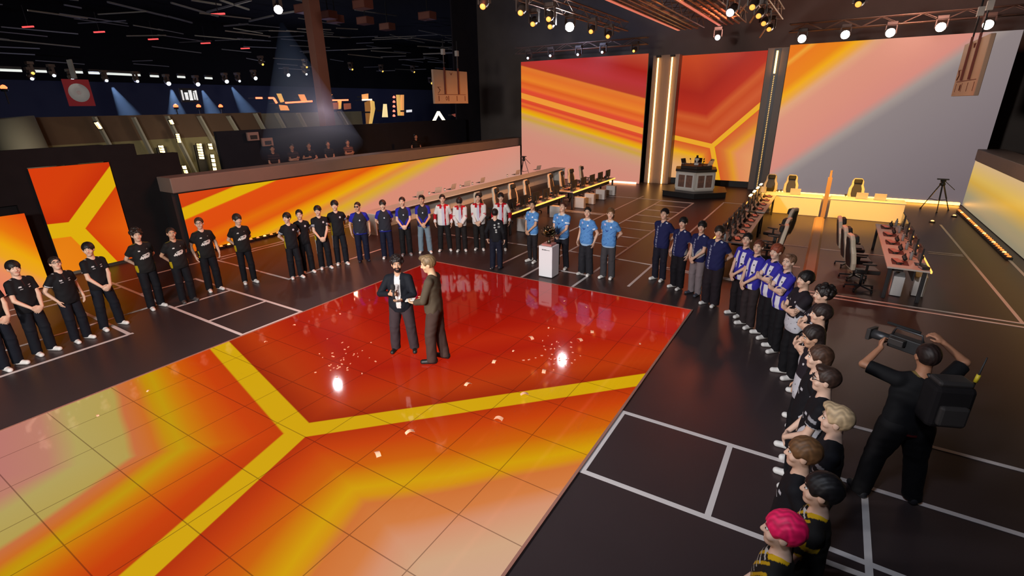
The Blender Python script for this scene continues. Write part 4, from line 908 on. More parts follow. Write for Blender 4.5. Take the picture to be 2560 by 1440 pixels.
def shirtJ(P, arm):
    z = P[:, 2]; c = np.where((z < 1.13)[:, None], C(178, 178, 186), C(30, 25, 32)); t, on = adist(P, arm)
    n = np.sin(P[:, 0]*50+1)*np.sin(z*60); c[(z < 1.1) & (n > .93)] = C(60, 58, 66); c[on] = C(30, 26, 32); c[on & (t > .5) & (t < .62)] = C(165, 160, 165); c[(np.hypot(P[:, 0]-.08, z-1.3) < .018) & (P[:, 1] > .02)] = C(180, 176, 180)
    c[(np.hypot(P[:, 0]+.08, z-1.31) < .014) & (P[:, 1] > .02)] = C(180, 176, 180); return c
def shirtK(P, arm):
    c = np.tile(C(17, 17, 22), (len(P), 1)); z = P[:, 2]; t, on = adist(P, arm); W = C(175, 175, 182)
    c[on & (t > .57)] = W; c[rect(P, -.1, -.06, 1.27, 1.30)] = W; c[rect(P, .05, .1, 1.30, 1.315)] = W; c[stroke(P, (-.05, 1.22), (-.02, 1.25), .008)] = W; c[on & (t > .3) & (t < .42) & (P[:, 1] > .02)] = W*.55; return c
def shirtL(P, arm):
    c = np.tile(C(22, 20, 20), (len(P), 1)); z = P[:, 2]; t, on = adist(P, arm); Y_ = C(190, 150, 16)
    c[(z > 1.455) & (np.hypot(P[:, 0], P[:, 1]) < .095)] = Y_; c[(P[:, 1] > .02) & (np.sin(P[:, 0]*70+z*50) > .55) & (z > 1.15)] = Y_*.8; c[(P[:, 1] > .04) & (np.sin(z*150) > .7) & (np.abs(P[:, 0]) < .08)] = C(170, 165, 160); c[on & (t > .2) & (t < .34)] = Y_*.7; return c
def host_jacket(P, arm):
    c = np.tile(C(16, 19, 27), (len(P), 1)); t, on = adist(P, arm); w = np.interp(P[:, 2], [.84, 1.2, 1.45], [.035, .05, .045]); c[(P[:, 1] > .02) & (np.abs(P[:, 0]) < w) & ~on & (P[:, 2] > .89)] = C(196, 192, 192); return c
def sweater(P, arm):
    c = np.tile(C(72, 62, 50), (len(P), 1)); c[(P[:, 2] > 1.465) & (np.hypot(P[:, 0], P[:, 1]) < .088)] = C(52, 44, 36); return c*(1+.06*np.sin(P[:, 2]*260))[:, None]
def crew(P, arm):
    c = np.tile(C(19, 20, 25), (len(P), 1)); W = C(170, 175, 175)
    for x, z in ((.01, 1.33), (.015, 1.26), (.05, 1.19), (.055, 1.13), (.12, 1.37)): c[(np.hypot((P[:, 0]-x)*.8, z-P[:, 2]) < .022) & (P[:, 1] < 0)] = W
    c[(np.abs(np.hypot(P[:, 0]-.13, P[:, 2]-1.28)-.022) < .009) & (P[:, 1] < 0)] = W*.7; return c
def camshirt(P, arm):
    c = np.tile(C(15, 15, 18), (len(P), 1)); c[(P[:, 2] < .87) & (np.abs(P[:, 0]) < .1) & (P[:, 1] < 0)] = C(80, 14, 18); c[(P[:, 2] > 1.46) & (np.hypot(P[:, 0], P[:, 1]) < .09)] = C(110, 90, 50); return c
def stripe_pants(base, st):
    return lambda P: np.where(((np.abs(P[:, 0])-.10-(.9-P[:, 2])*.06 > .058) & (np.abs(P[:, 1]+.0) < .03))[:, None], np.array(lin(st)), np.array(lin(base)))
def sneak(P): return None
FAST = os.environ.get('NOPEOPLE')
CT = (-4.6, 4.6)
def to(x, y, tx=CT[0], ty=CT[1]): return (tx-x, ty-y)
BK, BR_, DB = (20, 17, 18), (58, 40, 28), (34, 25, 21)
WH, BLK, GRY = (214, 212, 210), (24, 23, 25), (120, 118, 122)
SK = (198, 160, 138); SK2 = (188, 146, 120); SK3 = (205, 170, 150)
ROW = []
def add(label, x, y, **k): ROW.append((label, x, y, k))
gA = 'players in black polo shirts'; gB = 'players in black tees with white scrawl'; gC = 'players in black and yellow'; gD = 'players in blue raglan shirts'; gE = 'players in white and red jackets'; gG = 'players in light blue'; gH = 'players in navy'; gI = 'players in blue and white stripes'; gJ = 'players in black and white'; gK = 'players in black tees'; gL = 'players in black and gold'
add('person in black polo half cut off by the left edge of the photo', -11.45, 1.8, h=1.78, pose='clasp', shirt=shirtA, group=gA, hair='short', pants=(17, 20, 30))
add('person in black polo with thick fringe, second from the left edge, hands clasped low', -11.66, 2.31, h=1.74, pose='clasp', shirt=shirtA, group=gA, yaw=-18, hair='fringe', pants=(17, 19, 27))
add('person in black polo and glasses, head tipped up, hands in pockets, dark hair', -11.7, 2.88, h=1.66, pose='pocket_side', shirt=shirtA, group=gA, yaw=-15, pitch=12, hair='short', hc=DB, extras=(glasses,), pants=(18, 19, 28))
add('tallest person in black polo, looking away to the right, hands clasped', -11.9, 3.47, h=1.76, pose='clasp', shirt=shirtA, group=gA, yaw=-35, hair='fringe', pants=(17, 19, 28), stance=.16)
add('curly haired person in black tee with white scrawl, hands behind back', -12.28, 4.45, h=1.78, pose='back', shirt=shirtB, group=gB, yaw=-10, hair='curly', hc=DB)
add('short haired person in black tee with white scrawl, second in that team from the left', -12.05, 5.02, h=1.72, pose='back', shirt=shirtB, group=gB, yaw=-12, hair='buzz', hc=DB, skin=SK2, shoe=(70, 66, 66))
add('person in glasses and black tee with white scrawl, brown hair, arms down', -12.26, 5.74, h=1.78, pose='sides', shirt=shirtB, group=gB, yaw=-25, hair='short', hc=BR_, extras=(glasses,), skin=SK3)
add('slim person in black tee with white scrawl, head tilted, standing alone at the gap', -12.02, 6.5, h=1.75, pose='back', shirt=shirtB, group=gB, yaw=8, hair='fringe', hc=(40, 30, 26), pitch=-6, legs=(.09, .075, .065))
add('smiling person with yellow shirt side, front of the close pair in black and yellow', -11.3, 7.36, h=1.69, pose='back', shirt=shirtC, group=gC, yaw=-40, hair='fringe', wide=.92)
add('grinning person in black and yellow, rear of the close pair', -11.42, 7.80, h=1.68, pose='back', shirt=shirtC, group=gC, yaw=-12, hair='short', wide=.92)
add('person in black and yellow with hands clasped and white striped trousers', -11.3, 8.28, h=1.71, pose='clasp', shirt=shirtC, group=gC, yaw=-15, hair='fringe', pants=stripe_pants((18, 18, 24), (170, 168, 170)))
add('tall person in black and yellow with hands behind back, right end of that team', -11.2, 8.76, h=1.78, pose='back', shirt=shirtC, group=gC, yaw=-10, hair='fringe', hc=(18, 16, 18), pants=stripe_pants((18, 20, 28), (170, 168, 170)), legs=(.09, .08, .072))
add('person in sunglasses and blue sleeved dark shirt, arms down', -10.9, 9.28, h=1.68, pose='sides', shirt=shirtD, group=gD, yaw=-25, hair='buzz', hc=DB, extras=(shades,), pants=(14, 18, 40), wide=1.1, skin=SK2, shoe=(20, 24, 44))
add('person in blue sleeved shirt with heavy fringe, hands behind back', -10.5, 9.84, h=1.68, pose='back', shirt=shirtD, group=gD, yaw=-8, pitch=-8, hair='fringe', hc=DB, pants=(16, 20, 40))
add('person in blue sleeved shirt and black trousers, forearms together at one side', -10.25, 10.36, h=1.70, pose='clasp', shirt=shirtD, group=gD, yaw=-10, hair='short', pants=(18, 17, 20), shoe=GRY)
add('person in blue sleeved shirt and pale jeans, hands clasped', -9.92, 10.83, h=1.71, pose='clasp', shirt=shirtD, group=gD, yaw=-12, hair='quiff', skin=SK2, pants=(104, 122, 136), stance=.14)
add('person in open white and red jacket, leftmost of four, white shoes', -9.52, 11.28, h=1.69, pose='sides', shirt=shirtE, group=gE, sleeve=1.95, hair='short', yaw=5, stance=.15, pants=(26, 24, 26))
add('shorter person in white and red jacket with head bowed, black gloves', -9.05, 11.5, h=1.65, pose='clasp', shirt=shirtE, group=gE, sleeve=1.95, hair='fringe', hc=DB, pitch=-38, skin=SK2, pants=(30, 25, 26))
add('broad smiling person in white and red jacket, hands clasped', -8.65, 11.88, h=1.70, pose='clasp', shirt=shirtE, group=gE, sleeve=1.95, hair='short', hc=BK, wide=1.08, pants=(28, 25, 26))
add('person in white and red jacket partly hidden by the crew member', -8.05, 12.2, h=1.71, pose='sides', shirt=shirtE, group=gE, sleeve=1.95, hair='fringe', yaw=12, pants=(28, 25, 28))
add('crew member in black jacket seen from behind, near the far corner of floor screen', -7.15, 10.55, h=1.62, pose='sides', shirt=crew, sleeve=1.9, hair='short', face=(-.3, 1), pants=(20, 24, 40), shoe=(30, 30, 36))
add('person in light blue shirt, dark sleeve on one arm, left of the trophy', -6.62, 11.58, h=1.71, pose='clasp', shirt=shirtG, group=gG, yaw=25, hair='short', hc=DB, pants=(32, 28, 32), skin=SK2, face=(-.2, -1), legs=(.095, .075, .055), hem=.82, wide=1.0)
add('person in light blue shirt right behind the trophy, chin up, hands at belly', -5.68, 11.5, h=1.75, pose='clasp', shirt=shirtG, group=gG, yaw=10, pitch=16, hair='short', hc=(70, 36, 26), pants=(26, 26, 34), face=(-.1, -1), wide=1.15, hem=.82, stance=.17)
add('person in light blue shirt with arms straight down and wide dark trousers', -4.87, 11.28, h=1.74, pose='sides', shirt=shirtG, group=gG, yaw=22, hair='buzz', hc=DB, pants=(34, 34, 40), face=(-.2, -1), legs=(.10, .095, .10), hem=.80)
add('person in light blue shirt with fair hair, hands behind back, right end of four', -4.28, 11.3, h=1.76, pose='back', shirt=shirtG, group=gG, yaw=25, hair='long', hc=(96, 66, 40), pants=(58, 56, 60), face=(-.1, -1), legs=(.098, .085, .085), hem=.82)
add('person in navy shirt and dark cap', -3.12, 11.79, h=1.77, pose='back', shirt=shirtH, group=gH, yaw=15, pitch=8, hair='cap', hc=(22, 17, 20), pants=(26, 25, 38), face=(-.35, -1), wide=1.05)
add('person in navy shirt, left arm hanging, second of four navy players', -2.58, 11.42, h=1.69, pose='sides', shirt=shirtH, group=gH, yaw=20, hair='fringe', pants=(20, 18, 24), face=(-.55, -1), wide=1.1, legs=(.105, .10, .085))
add('person in navy shirt and pale grey trousers', -2.12, 11.2, h=1.69, pose='clasp', shirt=shirtH, group=gH, yaw=25, hair='fringe', pants=(118, 108, 112), face=(-.5, -1), shoe=(60, 62, 74))
add('broad person in navy shirt and wide dark trousers, nearest navy player', -1.68, 10.72, h=1.73, pose='back', shirt=shirtH, group=gH, yaw=30, hair='fringe', hc=DB, pants=(32, 26, 32), face=(-.45, -1), wide=1.12, legs=(.11, .105, .10))
add('dark haired person in blue and white stripes, farthest of four, holding one wrist', -1.1, 10.4, h=1.72, pose='clasp', shirt=shirtI, group=gI, yaw=32, hair='short', hc=BK, face=(-.75, -.8), pants=(26, 22, 26), hem=.82)
add('person with brown hair in blue and white stripes, second from the far end', -.84, 9.93, h=1.72, pose='clasp', shirt=shirtI, group=gI, yaw=30, hair='short', hc=(92, 48, 34), face=(-.75, -.75), pants=(44, 36, 38), hem=.82)
add('ginger haired person in blue and white stripes with arms crossed', -.52, 9.6, h=1.76, pose='cross', shirt=shirtI, group=gI, yaw=25, hair='fringe', hc=(128, 62, 42), face=(-.85, -.6), pants=(20, 18, 22), skin=SK3, hem=.82)
add('fair short haired person in blue and white stripes with arms crossed', -.28, 9.1, h=1.74, pose='cross', shirt=shirtI, group=gI, yaw=22, hair='quiff', hc=(116, 84, 66), face=(-.85, -.55), pants=(18, 17, 21), skin=SK3, hem=.82)
add('broad black haired person with crossed arms, black top and white lower shirt', .0, 8.2, h=1.75, pose='cross', shirt=shirtJ, group=gJ, yaw=14, hair='fringe', face=(-.9, -.42), pants=(16, 15, 19), vox=.007, wide=1.12, hem=.82)
add('curly black haired person in black and white, behind the crossed arms player', .25, 7.62, h=1.75, pose='cross', shirt=shirtJ, group=gJ, yaw=5, hair='curly', hc=(24, 17, 16), face=(-1, -.25), pants=(18, 17, 21), vox=.007, hem=.82)
add('long fringed person in black and white with hand near chin, third of that team', .24, 6.86, h=1.74, pose='cross', shirt=shirtJ, group=gJ, yaw=3, hair='fringe', hc=(40, 28, 26), face=(-1, -.2), pants=(18, 17, 21), vox=.007, hem=.82, wide=.93)
add('dark haired person in black and white looking down, nearest of that team', .22, 6.12, h=1.74, pose='sides', shirt=shirtJ, group=gJ, yaw=6, pitch=-15, hair='long', hc=(36, 26, 24), face=(-1, -.25), pants=(18, 17, 21), vox=.007, hem=.82, skin=SK2, wide=.93)
add('brown haired person in dark tee seen in profile, farthest of the black tees', .26, 5.55, h=1.74, pose='pocket', shirt=shirtK, group=gK, yaw=0, hair='long', hc=(66, 44, 33), face=(-1, -.12), pants=(17, 16, 20), vox=.007, skin=SK3)
add('person with glasses and flat dark hair in black tee with white cuffs', .33, 5.06, h=1.75, pose='clasp', shirt=shirtK, group=gK, yaw=0, hair='quiff', hc=(50, 34, 28), face=(-1, -.05), pants=(17, 16, 20), vox=.0065, extras=(glasses,), skin=SK3)
add('platinum blond person in black tee', .42, 4.36, h=1.75, pose='clasp', shirt=shirtK, group=gK, yaw=0, hair='swept', hc=(172, 148, 116), face=(-1, 0), pants=(17, 16, 20), vox=.006, skin=SK3, shoe=(40, 42, 46))
add('light brown haired person in black tee, partly in front of the blond one', .21, 3.78, h=1.73, pose='back', shirt=shirtK, group=gK, yaw=8, hair='fringe', hc=(96, 66, 40), face=(-1, 0), pants=(17, 16, 20), vox=.006, shoe=(40, 42, 46), wide=.93)
add('black haired person with gold collar, beside the pink haired one', .34, 3.38, h=1.75, pose='clasp', shirt=shirtL, group=gL, yaw=6, hair='fringe', hc=(15, 13, 16), face=(-1, .05), pants=(17, 16, 20), vox=.006)
add('person with bright pink hair at the bottom right of the photo', .15, 2.88, h=1.74, pose='clasp', shirt=shirtL, group=gL, yaw=12, hair='fringe', hc=(214, 22, 84), face=(-1, .1), pants=(17, 16, 20), vox=.006, skin=SK3)
# hosts
M['mic'] = mat('black_foam', (.008, .008, .009), .9)
def mic_ex(T, s, hd, arm, Rh): pass
add('bearded host in black jacket over white tee, speaking into a microphone', -5.92, 5.72, h=1.74, pose='mic', shirt=host_jacket, sleeve=1.93, hair='curly', hc=(26, 18, 18), face=(.62, -1), yaw=12, pants=(52, 42, 46), shoe=(18, 20, 20), vox=.006, beard=True, wide=1.1, skin=(176, 134, 108), stance=.17, legs=(.108, .092, .085), hem=.80, z=.021)
add('tall host in olive brown sweater and brown trousers, looking down at his cue cards', -5.16, 5.72, h=1.88, pose='cards', shirt=sweater, sleeve=1.96, hair='swept', hc=(110, 88, 62), face=(-.95, -.35), yaw=18, pitch=-14, pants=(62, 46, 42), shoe=(17, 16, 17), vox=.006, skin=(198, 160, 128), legs=(.105, .088, .08), hem=.88, step=.09, z=.021)
add('camera operator in black seen from behind, filming over his raised hands', 1.16, 5.86, h=1.86, pose='shoot', shirt=camshirt, hair='short', hc=(34, 22, 20), face=(-.3, 1), pants=(13, 12, 15), shoe=(36, 36, 40), vox=.007, wide=1.15, stance=.24, legs=(.125, .10, .085), skin=(160, 112, 86), sleeve=.85)
# onlookers behind the left wall
AUD = [((680, 370), 'onlooker in striped dark top leaning at the left of the stand', 'clasp', (60, 40, 40)), ((728, 362), 'onlooker with both hands to the face, second in the stand', 'cross', (70, 50, 48)), ((769, 348), 'standing onlooker in a pale skirt with one hand to the ear', 'mic', (40, 30, 32)), ((820, 364), 'dim seated looking onlooker in the middle of the stand', 'clasp', (36, 30, 32)), ((866, 334), 'taller onlooker with arms crossed in a checked top', 'cross', (110, 70, 60)), ((1040, 352), 'lone onlooker barely visible at the right of the stand', 'sides', (30, 26, 28))]
for (p, lab, ps, col) in AUD:
    q = pl(*p, 0, -18.6); zt = min(q.z, 2.95); hh = 1.7
    ROW.append((lab, -18.6, q.y, dict(h=hh, pose=ps, shirt=(lambda c: (lambda P, a: np.where((np.sin(P[:, 2]*60) > .2)[:, None], np.array(lin(c)), np.array(lin(c))*.35)))(col), face=(1, -.5), z=1.1, vox=.013, group='onlookers in the stand', hair='short', hc=DB, pants=(80, 60, 56) if 'skirt' in lab else (20, 20, 24), low=False, skin=(170, 120, 100))))
PEOPLE = {}
if not FAST:
    for lab, x, y, k in ROW:
        k = dict(k); f_ = k.pop('face', None) or to(x, y)
        PEOPLE[lab.split(',')[0]] = person(lab, x, y, f_, **k)
# ------------------------------------------------------------------ what they hold
def in_frame(lab, h, p):
    """a point in the wearer's 1.75 m frame -> the hall"""
    for l, x, y, k in ROW:
        if l.startswith(lab):
            f_ = k.get('face') or to(x, y); a = math.atan2(f_[1], f_[0])-math.pi/2; s = k.get('h', 1.75)/1.75
            v = Matrix.Rotation(a, 3, 'Z') @ Vector([q*s for q in p]); return Vector((x, y, k.get('z', 0)))+v, a
mp, ma = in_frame('bearded', 1.74, (.035, .30, 1.215))
t = thing('microphone', 'black foam topped microphone in the bearded hosts hand', 'microphone', mp, ma)
MB().tube([(0, .0, -.12), (0, -.02, .06)], [.013, .017], 10).build('handle', M['black'], t)
MB().lathe([(.018, .055), (.036, .075), (.042, .115), (.034, .15), (.012, .166)], 14, (0, -.025, 0)).build('foam_head', M['mic'], t)
MB().box((0, -.022, .045), (.05, .05, .035)).build('flag_cube', M['black'], t, bevel=.004)
cp, ca = in_frame('bearded', 1.74, (-.03, .35, 1.10))
t = thing('cue_card', 'dark cue card in the bearded hosts other hand', 'card', cp, ca+.4); MB().box((0, 0, 0), (.12, .17, .006), Matrix.Rotation(.25, 3, 'X')).build('card', M['chair_dark'], t); MB().box((0, 0, .004), (.11, .16, .001), Matrix.Rotation(.25, 3, 'X')).build('printed_face', M['dark_metal'], t)
cp, ca = in_frame('tall host', 1.88, (-.01, .37, 1.03))
t = thing('cue_card', 'white cue cards held by the tall host', 'card', cp, ca+.15)
for k in range(3): MB().box((.004*k, .003*k, .004*k), (.11, .16, .002), Matrix.Rotation(-.15, 3, 'X')).build('card_sheet', M['white'], t)
# shoulder camera and transmitter pack
kp, ka = in_frame('camera operator', 1.86, (.0, .31, 1.60))
t = thing('video_camera', 'black video camera held up before the operators face', 'camera', kp, ka+.75); t.scale = (.8, .8, .8)
MB().box2((-.07, -.2, -.08), (.07, .24, .1)).build('body', M['black'], t, bevel=.012)
MB().tube([(0, .24, 0), (0, .36, 0), (0, .47, 0)], [.055, .06, .072], 16).build('lens', M['dark_metal'], t)
MB().box2((-.1, .45, -.08), (.1, .5, .08)).build('matte_box', M['chair_dark'], t, bevel=.006)
MB().tube([(0, -.12, .1), (0, -.1, .19), (0, .2, .19), (0, .23, .1)], .014, 8).build('top_handle', M['dark_metal'], t)
MB().box2((-.17, .02, .0), (-.07, .2, .09)).build('viewfinder', M['chair_dark'], t, bevel=.01)
MB().tube([(.05, -.05, .2), (.05, .34, .2)], .018, 10).build('shotgun_microphone', M['mic'], t)
bp_, ba = in_frame('camera operator', 1.86, (.07, -.31, 1.15))
t = thing('transmitter_backpack', 'bulky black pack with an aerial on the camera operators back', 'backpack', bp_, ba+.1); t.scale = (.86, .9, .86)
MB().box2((-.2, -.13, 0), (.2, .13, .5)).build('pack', M['drape'], t, bevel=.05)
MB().box2((-.14, -.19, .06), (.14, -.12, .3)).build('pocket', M['chair_dark'], t, bevel=.03)
MB().box2((-.17, -.1, .49), (.17, .1, .56)).build('top_flap', M['chair_dark'], t, bevel=.03)
ar = MB().tube([(.19, -.03, .45), (.22, -.04, .85)], [.012, .007], 8).build('aerial', M['black'], t); MB().tube([(.197, -.032, .55), (.205, -.035, .64)], .02, 8).build('tape_band', mat('yellow_tape', (.55, .42, .02), .5), ar)
for s in (-1, 1): MB().tube([(s*.12, .13, .48), (s*.12, .17, .5)], .02, 6).build('strap_stub', M['black'], t)
# ================================================================== overhead rig
M['truss_al'] = mat('truss_metal', (.32, .22, .18), .4, .7)
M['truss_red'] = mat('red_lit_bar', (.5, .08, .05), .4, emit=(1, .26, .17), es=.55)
M['lamp_body'] = mat('lamp_body', (.10, .07, .06), .45, .2)
M['lamp_amber'] = mat('amber_lens', (.8, .5, .2), .3, emit=(1, .34, .05), es=1.8)
M['lamp_white'] = mat('white_lens', (.8, .8, .9), .3, emit=(.8, .9, 1), es=3)
M['lamp_yellow'] = mat('yellow_lens', (.8, .7, .3), .3, emit=(1, .55, .10), es=1.6)
M['lamp_hot'] = mat('blinding_lens', (1, .95, .9), .3, emit=(1, .86, .7), es=90)
M['lamp_key'] = mat('blinding_white_lens', (1, 1, 1), .3, emit=(.86, .93, 1), es=260)
def truss(label, a, b, w=.4, h=.4, lamps=False, m=None):
    a, b = Vector(a), Vector(b); L = (b-a).length
    t = thing('lighting_truss', label, 'truss', a); d = (b-a).normalized(); s = Vector((d.y, -d.x, 0)).normalized(); up = Vector((0, 0, 1)); m = m or M['truss_al']
    for i in (-1, 1):
        for j in (-1, 1):
            MB().tube([s*i*w/2+up*j*h/2, s*i*w/2+up*j*h/2+d*L], .025, 6).build('chord', m, t)
    mb = MB(); n = max(2, int(L/.6))
    for k in range(n):
        p, q = d*(L*k/n), d*(L*(k+1)/n); f = 1 if k % 2 else -1
        for i in (-1, 1):
            mb.tube([s*i*w/2+up*f*h/2+p, s*i*w/2-up*f*h/2+q], .012, 4, False)
            mb.tube([up*i*h/2+s*f*w/2+p, up*i*h/2-s*f*w/2+q], .012, 4, False)
    mb.build('bracing', m, t, kind='stuff')
    if lamps:
        for f in (-.25, 0, .25):
            MB().box2((-.03, .5, -.03), (.03, L-.1, .03)).build('rail', M['truss_al'], t).matrix_local = Matrix((s, d, s.cross(d))).transposed().to_4x4() @ Matrix.Translation((f*w, 0, -h/2-.02))
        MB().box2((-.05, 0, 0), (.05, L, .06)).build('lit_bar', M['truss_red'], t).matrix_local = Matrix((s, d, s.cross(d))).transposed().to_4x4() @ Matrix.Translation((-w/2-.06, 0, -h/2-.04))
    return t
truss('broad truss with a red lit edge above the left pylon', (-5.95, 6, 7.3), (-5.95, 24.2, 7.3), 1.0, .35, True)
truss('second broad truss with a red lit edge above the red screen', (-4.3, 6, 7.35), (-4.3, 24.2, 7.35), .95, .35, True)
truss('slim truss carrying the amber lamps left of the bright white lamp', (-8.75, 8, 7.35), (-8.75, 23.5, 7.35), .4, .35)
truss('slim truss carrying the amber lamps right of the broad trusses', (-2.7, 8, 7.35), (-2.7, 24.2, 7.35), .4, .35)
truss('cross truss above the tall right stage screen', (-2.4, 26.3, 7.05), (5.3, 26.3, 7.05), .3, .3)
truss('cross truss above the tall left stage screen', (-16.2, 26.5, 7.05), (-8.6, 26.5, 7.05), .3, .3)
def moving_head(label, top, aim, lens, r=.14, group=None, cat='stage lamp'):
    top = Vector(top); t = thing('moving_head_lamp', label, cat, top, 0, group)
    d = (Vector(aim)-top).normalized(); q = d.to_track_quat('Z', 'Y').to_matrix()
    MB().box2((-.17, -.12, 0), (.17, .12, .12)).build('base', M['lamp_body'], t, bevel=.01)
    y = MB()
    for s in (-1, 1): y.box2((s*.17-.02, -.05, -.3), (s*.17+.02, .05, -.02))
    y.box2((-.19, -.05, -.02), (.19, .05, .0)); y.build('yoke', M['lamp_body'], t); c = Vector((0, 0, -.27))
    MB().lathe([(.05, -.2), (.12, -.17), (.13, .05), (r, .2), (r, .23)], 14, c, q).build('head', M['lamp_body'], t)
    MB().lathe([(r*.9, .231), (r*.6, .25), (.01, .262)], 14, c, q).build('lens', lens, t)
    return t
AMB = [((1211, 8), 'leftmost amber stage lamp at the top edge of the photo'), ((1305, 25), 'amber stage lamp with a pale square frame, left of the white lamp'), ((1335, 55), 'amber stage lamp hanging just below the square framed one'), ((1375, 42), 'amber stage lamp upper left of the white lamp'), ((1378, 62), 'amber stage lamp directly left of the white lamp'), ((1480, 75), 'amber stage lamp right of the white lamp'), ((1522, 88), 'second amber stage lamp right of the white lamp'),
       ((1885, 12), 'highest of four amber lamps beside the slanting rods'), ((1900, 35), 'second highest of four amber lamps beside the slanting rods'), ((1912, 55), 'third highest of four amber lamps beside the slanting rods'), ((1925, 70), 'lowest of four amber lamps beside the slanting rods'), ((2150, 5), 'lone amber lamp at the top edge above the row of blinding lamps')]
for (p, lab) in AMB:
    q = fl(*p, 6.8); moving_head(lab, (q.x, q.y, 7.08), (q.x*.4-2, q.y*.3, 1), M['lamp_amber'], .09, 'amber stage lamps')
for i, (p, lab) in enumerate((((1322, 143), 'small white lamp at the left corner over the left stage screen'), ((1378, 137), 'small white lamp over the left stage screen, second from its left corner'), ((1447, 134), 'small white lamp over the middle of the left stage screen'), ((1508, 128), 'small warm white lamp over the left stage screen'), ((1587, 125), 'small yellow lamp over the right corner of the left stage screen'))):
    q = pl(*p, 1, 26.3); moving_head(lab, (q.x, q.y, q.z+.27), (q.x*.5-3, 10, 2), M['lamp_yellow'] if i > 3 else M['lamp_white'], .07, 'small lamps over the left stage screen')
q = pl(1795, 91, 1, 26.3); moving_head('small white oval lamp over the red stage screen', (q.x, q.y, q.z+.27), (-3, 10, 2), M['lamp_white'], .13)
q = fl(1832, 22, 6.8); moving_head('white moving lamp with a crescent lens left of the slanting rods', (q.x, q.y, 7.05), (-5, 5, 0), M['lamp_white'], .13)
for i, p in enumerate(((2005, 97), (2113, 87), (2226, 82), (2352, 68), (2470, 62))):
    q = pl(*p, 1, 26.0); moving_head(f'blinding warm lamp above the right stage screen, {nth(i)} from the left of five', (q.x, q.y, q.z+.27), (0, 0, 4.5), M['lamp_hot'], .17, 'five blinding lamps')
moving_head('blinding white lamp hanging high over the left hall', (-16.87, 12.02, 7.67), (-4, 3, 1), M['lamp_key'], .15)
moving_head('blinding white lamp above the left stage screen', (-8.83, 18.21, 7.1), (-2, 2, 2), M['lamp_key'], .17)
for i, (a, b) in enumerate(((((1873, 0), (1850, 32))), ((1901, 16), (1875, 57)), ((1927, 52), (1899, 94)))):
    P, Q = fl(*a, 7.2), pl(*b, 1, fl(*a, 7.2).y+.6)
    o = MB().tube([P, Q], .03, 8).build('slanting_rod', mat('pale_rod', (.6, .45, .36), .35, .5)); setp(o, f'pale slanting rod among the top right lamps, {nth(i)} from the left', 'rod', 'slanting rods in the rig')
# hanging boards with drawn court plans
M['board'] = noise_mat('tan_board', (.30, .20, .14), (.34, .23, .16), 2, .6)
M['ink'] = mat('dark_red_ink', (.10, .018, .012), .7)
def board(label, M4, w, h, rope):
    t = thing('hanging_board', label, 'sign board'); t.matrix_world = M4
    MB().box2((0, .0, 0), (w, .09, h)).build('board', M['board'], t, bevel=.01)
    mb = MB(); e = -.006
    mb.box2((.2*w/2.2, e, .27*h), (.93*w, -.001, .285*h))
    for x in (.12, .4, .65, .9): mb.box2((x*w-.02, e, .08*h), (x*w+.02, -.001, .24*h))
    mb.bar((.1*w, -.004, .31*h), (.16*w, -.004, .4*h), .04, .004); mb.bar((.16*w, -.004, .4*h), (.1*w, -.004, .5*h), .04, .004); mb.bar((.1*w, -.004, .5*h), (.19*w, -.004, .5*h), .04, .004)
    mb.tube([(.34*w+.05*math.cos(a), -.003, .16*h+.07*math.sin(a)) for a in np.linspace(0, 6.3, 10)], .012, 4)
    mb.bar((.5*w, -.004, .86*h), (.47*w, -.004, .94*h), .03, .004); mb.bar((.5*w, -.004, .86*h), (.53*w, -.004, .94*h), .03, .004)
    mb.build('drawn_lines', M['ink'], t, 'thin dark red plan lines and digits')
    for x in rope:
        MB().box2((x*w-.03, -.05, .29*h), (x*w+.03, -.005, h+.1)).build('hanging_batten', M['ink'], t)
        MB().tube([(x*w, -.02, h+.1), (x*w, -.02, h+1.1)], .02, 6).build('suspension_cable', M['dark_metal'], t)
        MB().box2((x*w-.06, -.07, h+.55), (x*w+.06, .05, h+.75)).build('chain_hoist', M['steel'], t)
R90 = Matrix.Rotation(math.pi/2, 4, 'Z')
board('hanging tan board with a drawn plan, left, beside the dark drape', Matrix.Translation((-13.5, 15.93, 4.26)) @ R90, 2.18, 1.24, (.3, .7))
board('hanging tan board with a drawn plan, in front of the grey stage screen', Matrix.Translation((2.5, 18.45, 4.2)) @ Matrix.Rotation(-math.pi/2, 4, 'Z'), 2.85, 1.26, (.35, .68))
# ------------------------------------------------------------------ roof steel over the dark hall
M['roof_steel'] = mat('pale_roof_steel', (.24, .225, .21), .6)
def beam(a, b, r=.05):
    o = MB().bar(a, b, r*2, r*2).build('ceiling_beam', M['roof_steel']); o['kind'] = 'structure'; return o
rb = random.Random(11)
for p, q in (((428, 7), (545, 41)), ((420, 41), (480, 57)), ((478, 0), (553, 12)), ((550, 0), (622, 24)), ((518, 30), (628, 0)), ((623, 53), (683, 39)), ((269, 5), (417, 41)), ((160, 12), (203, 20)), ((148, 37), (200, 47)), ((66, 45), (150, 60)), ((10, 63), (60, 66)), ((80, 69), (115, 74)), ((700, 35), (740, 28)), ((560, 65), (620, 60))):
    beam(fl(*p, 10.4), fl(*q, 10.4), .05 if p[0] > 260 else .04)
for k in range(130):
    x = rb.uniform(-47, -24); y = rb.uniform(8, 52); L = rb.uniform(1.5, 4); z = rb.uniform(7.4, 10.6)
    if k % 3: beam((x, y, z), (x+rb.uniform(-.3, .3), y+L, z+rb.uniform(-.2, .2)), .028)
    else: beam((x, y, z), (x+L*.9, y+L*.35, z), .025)
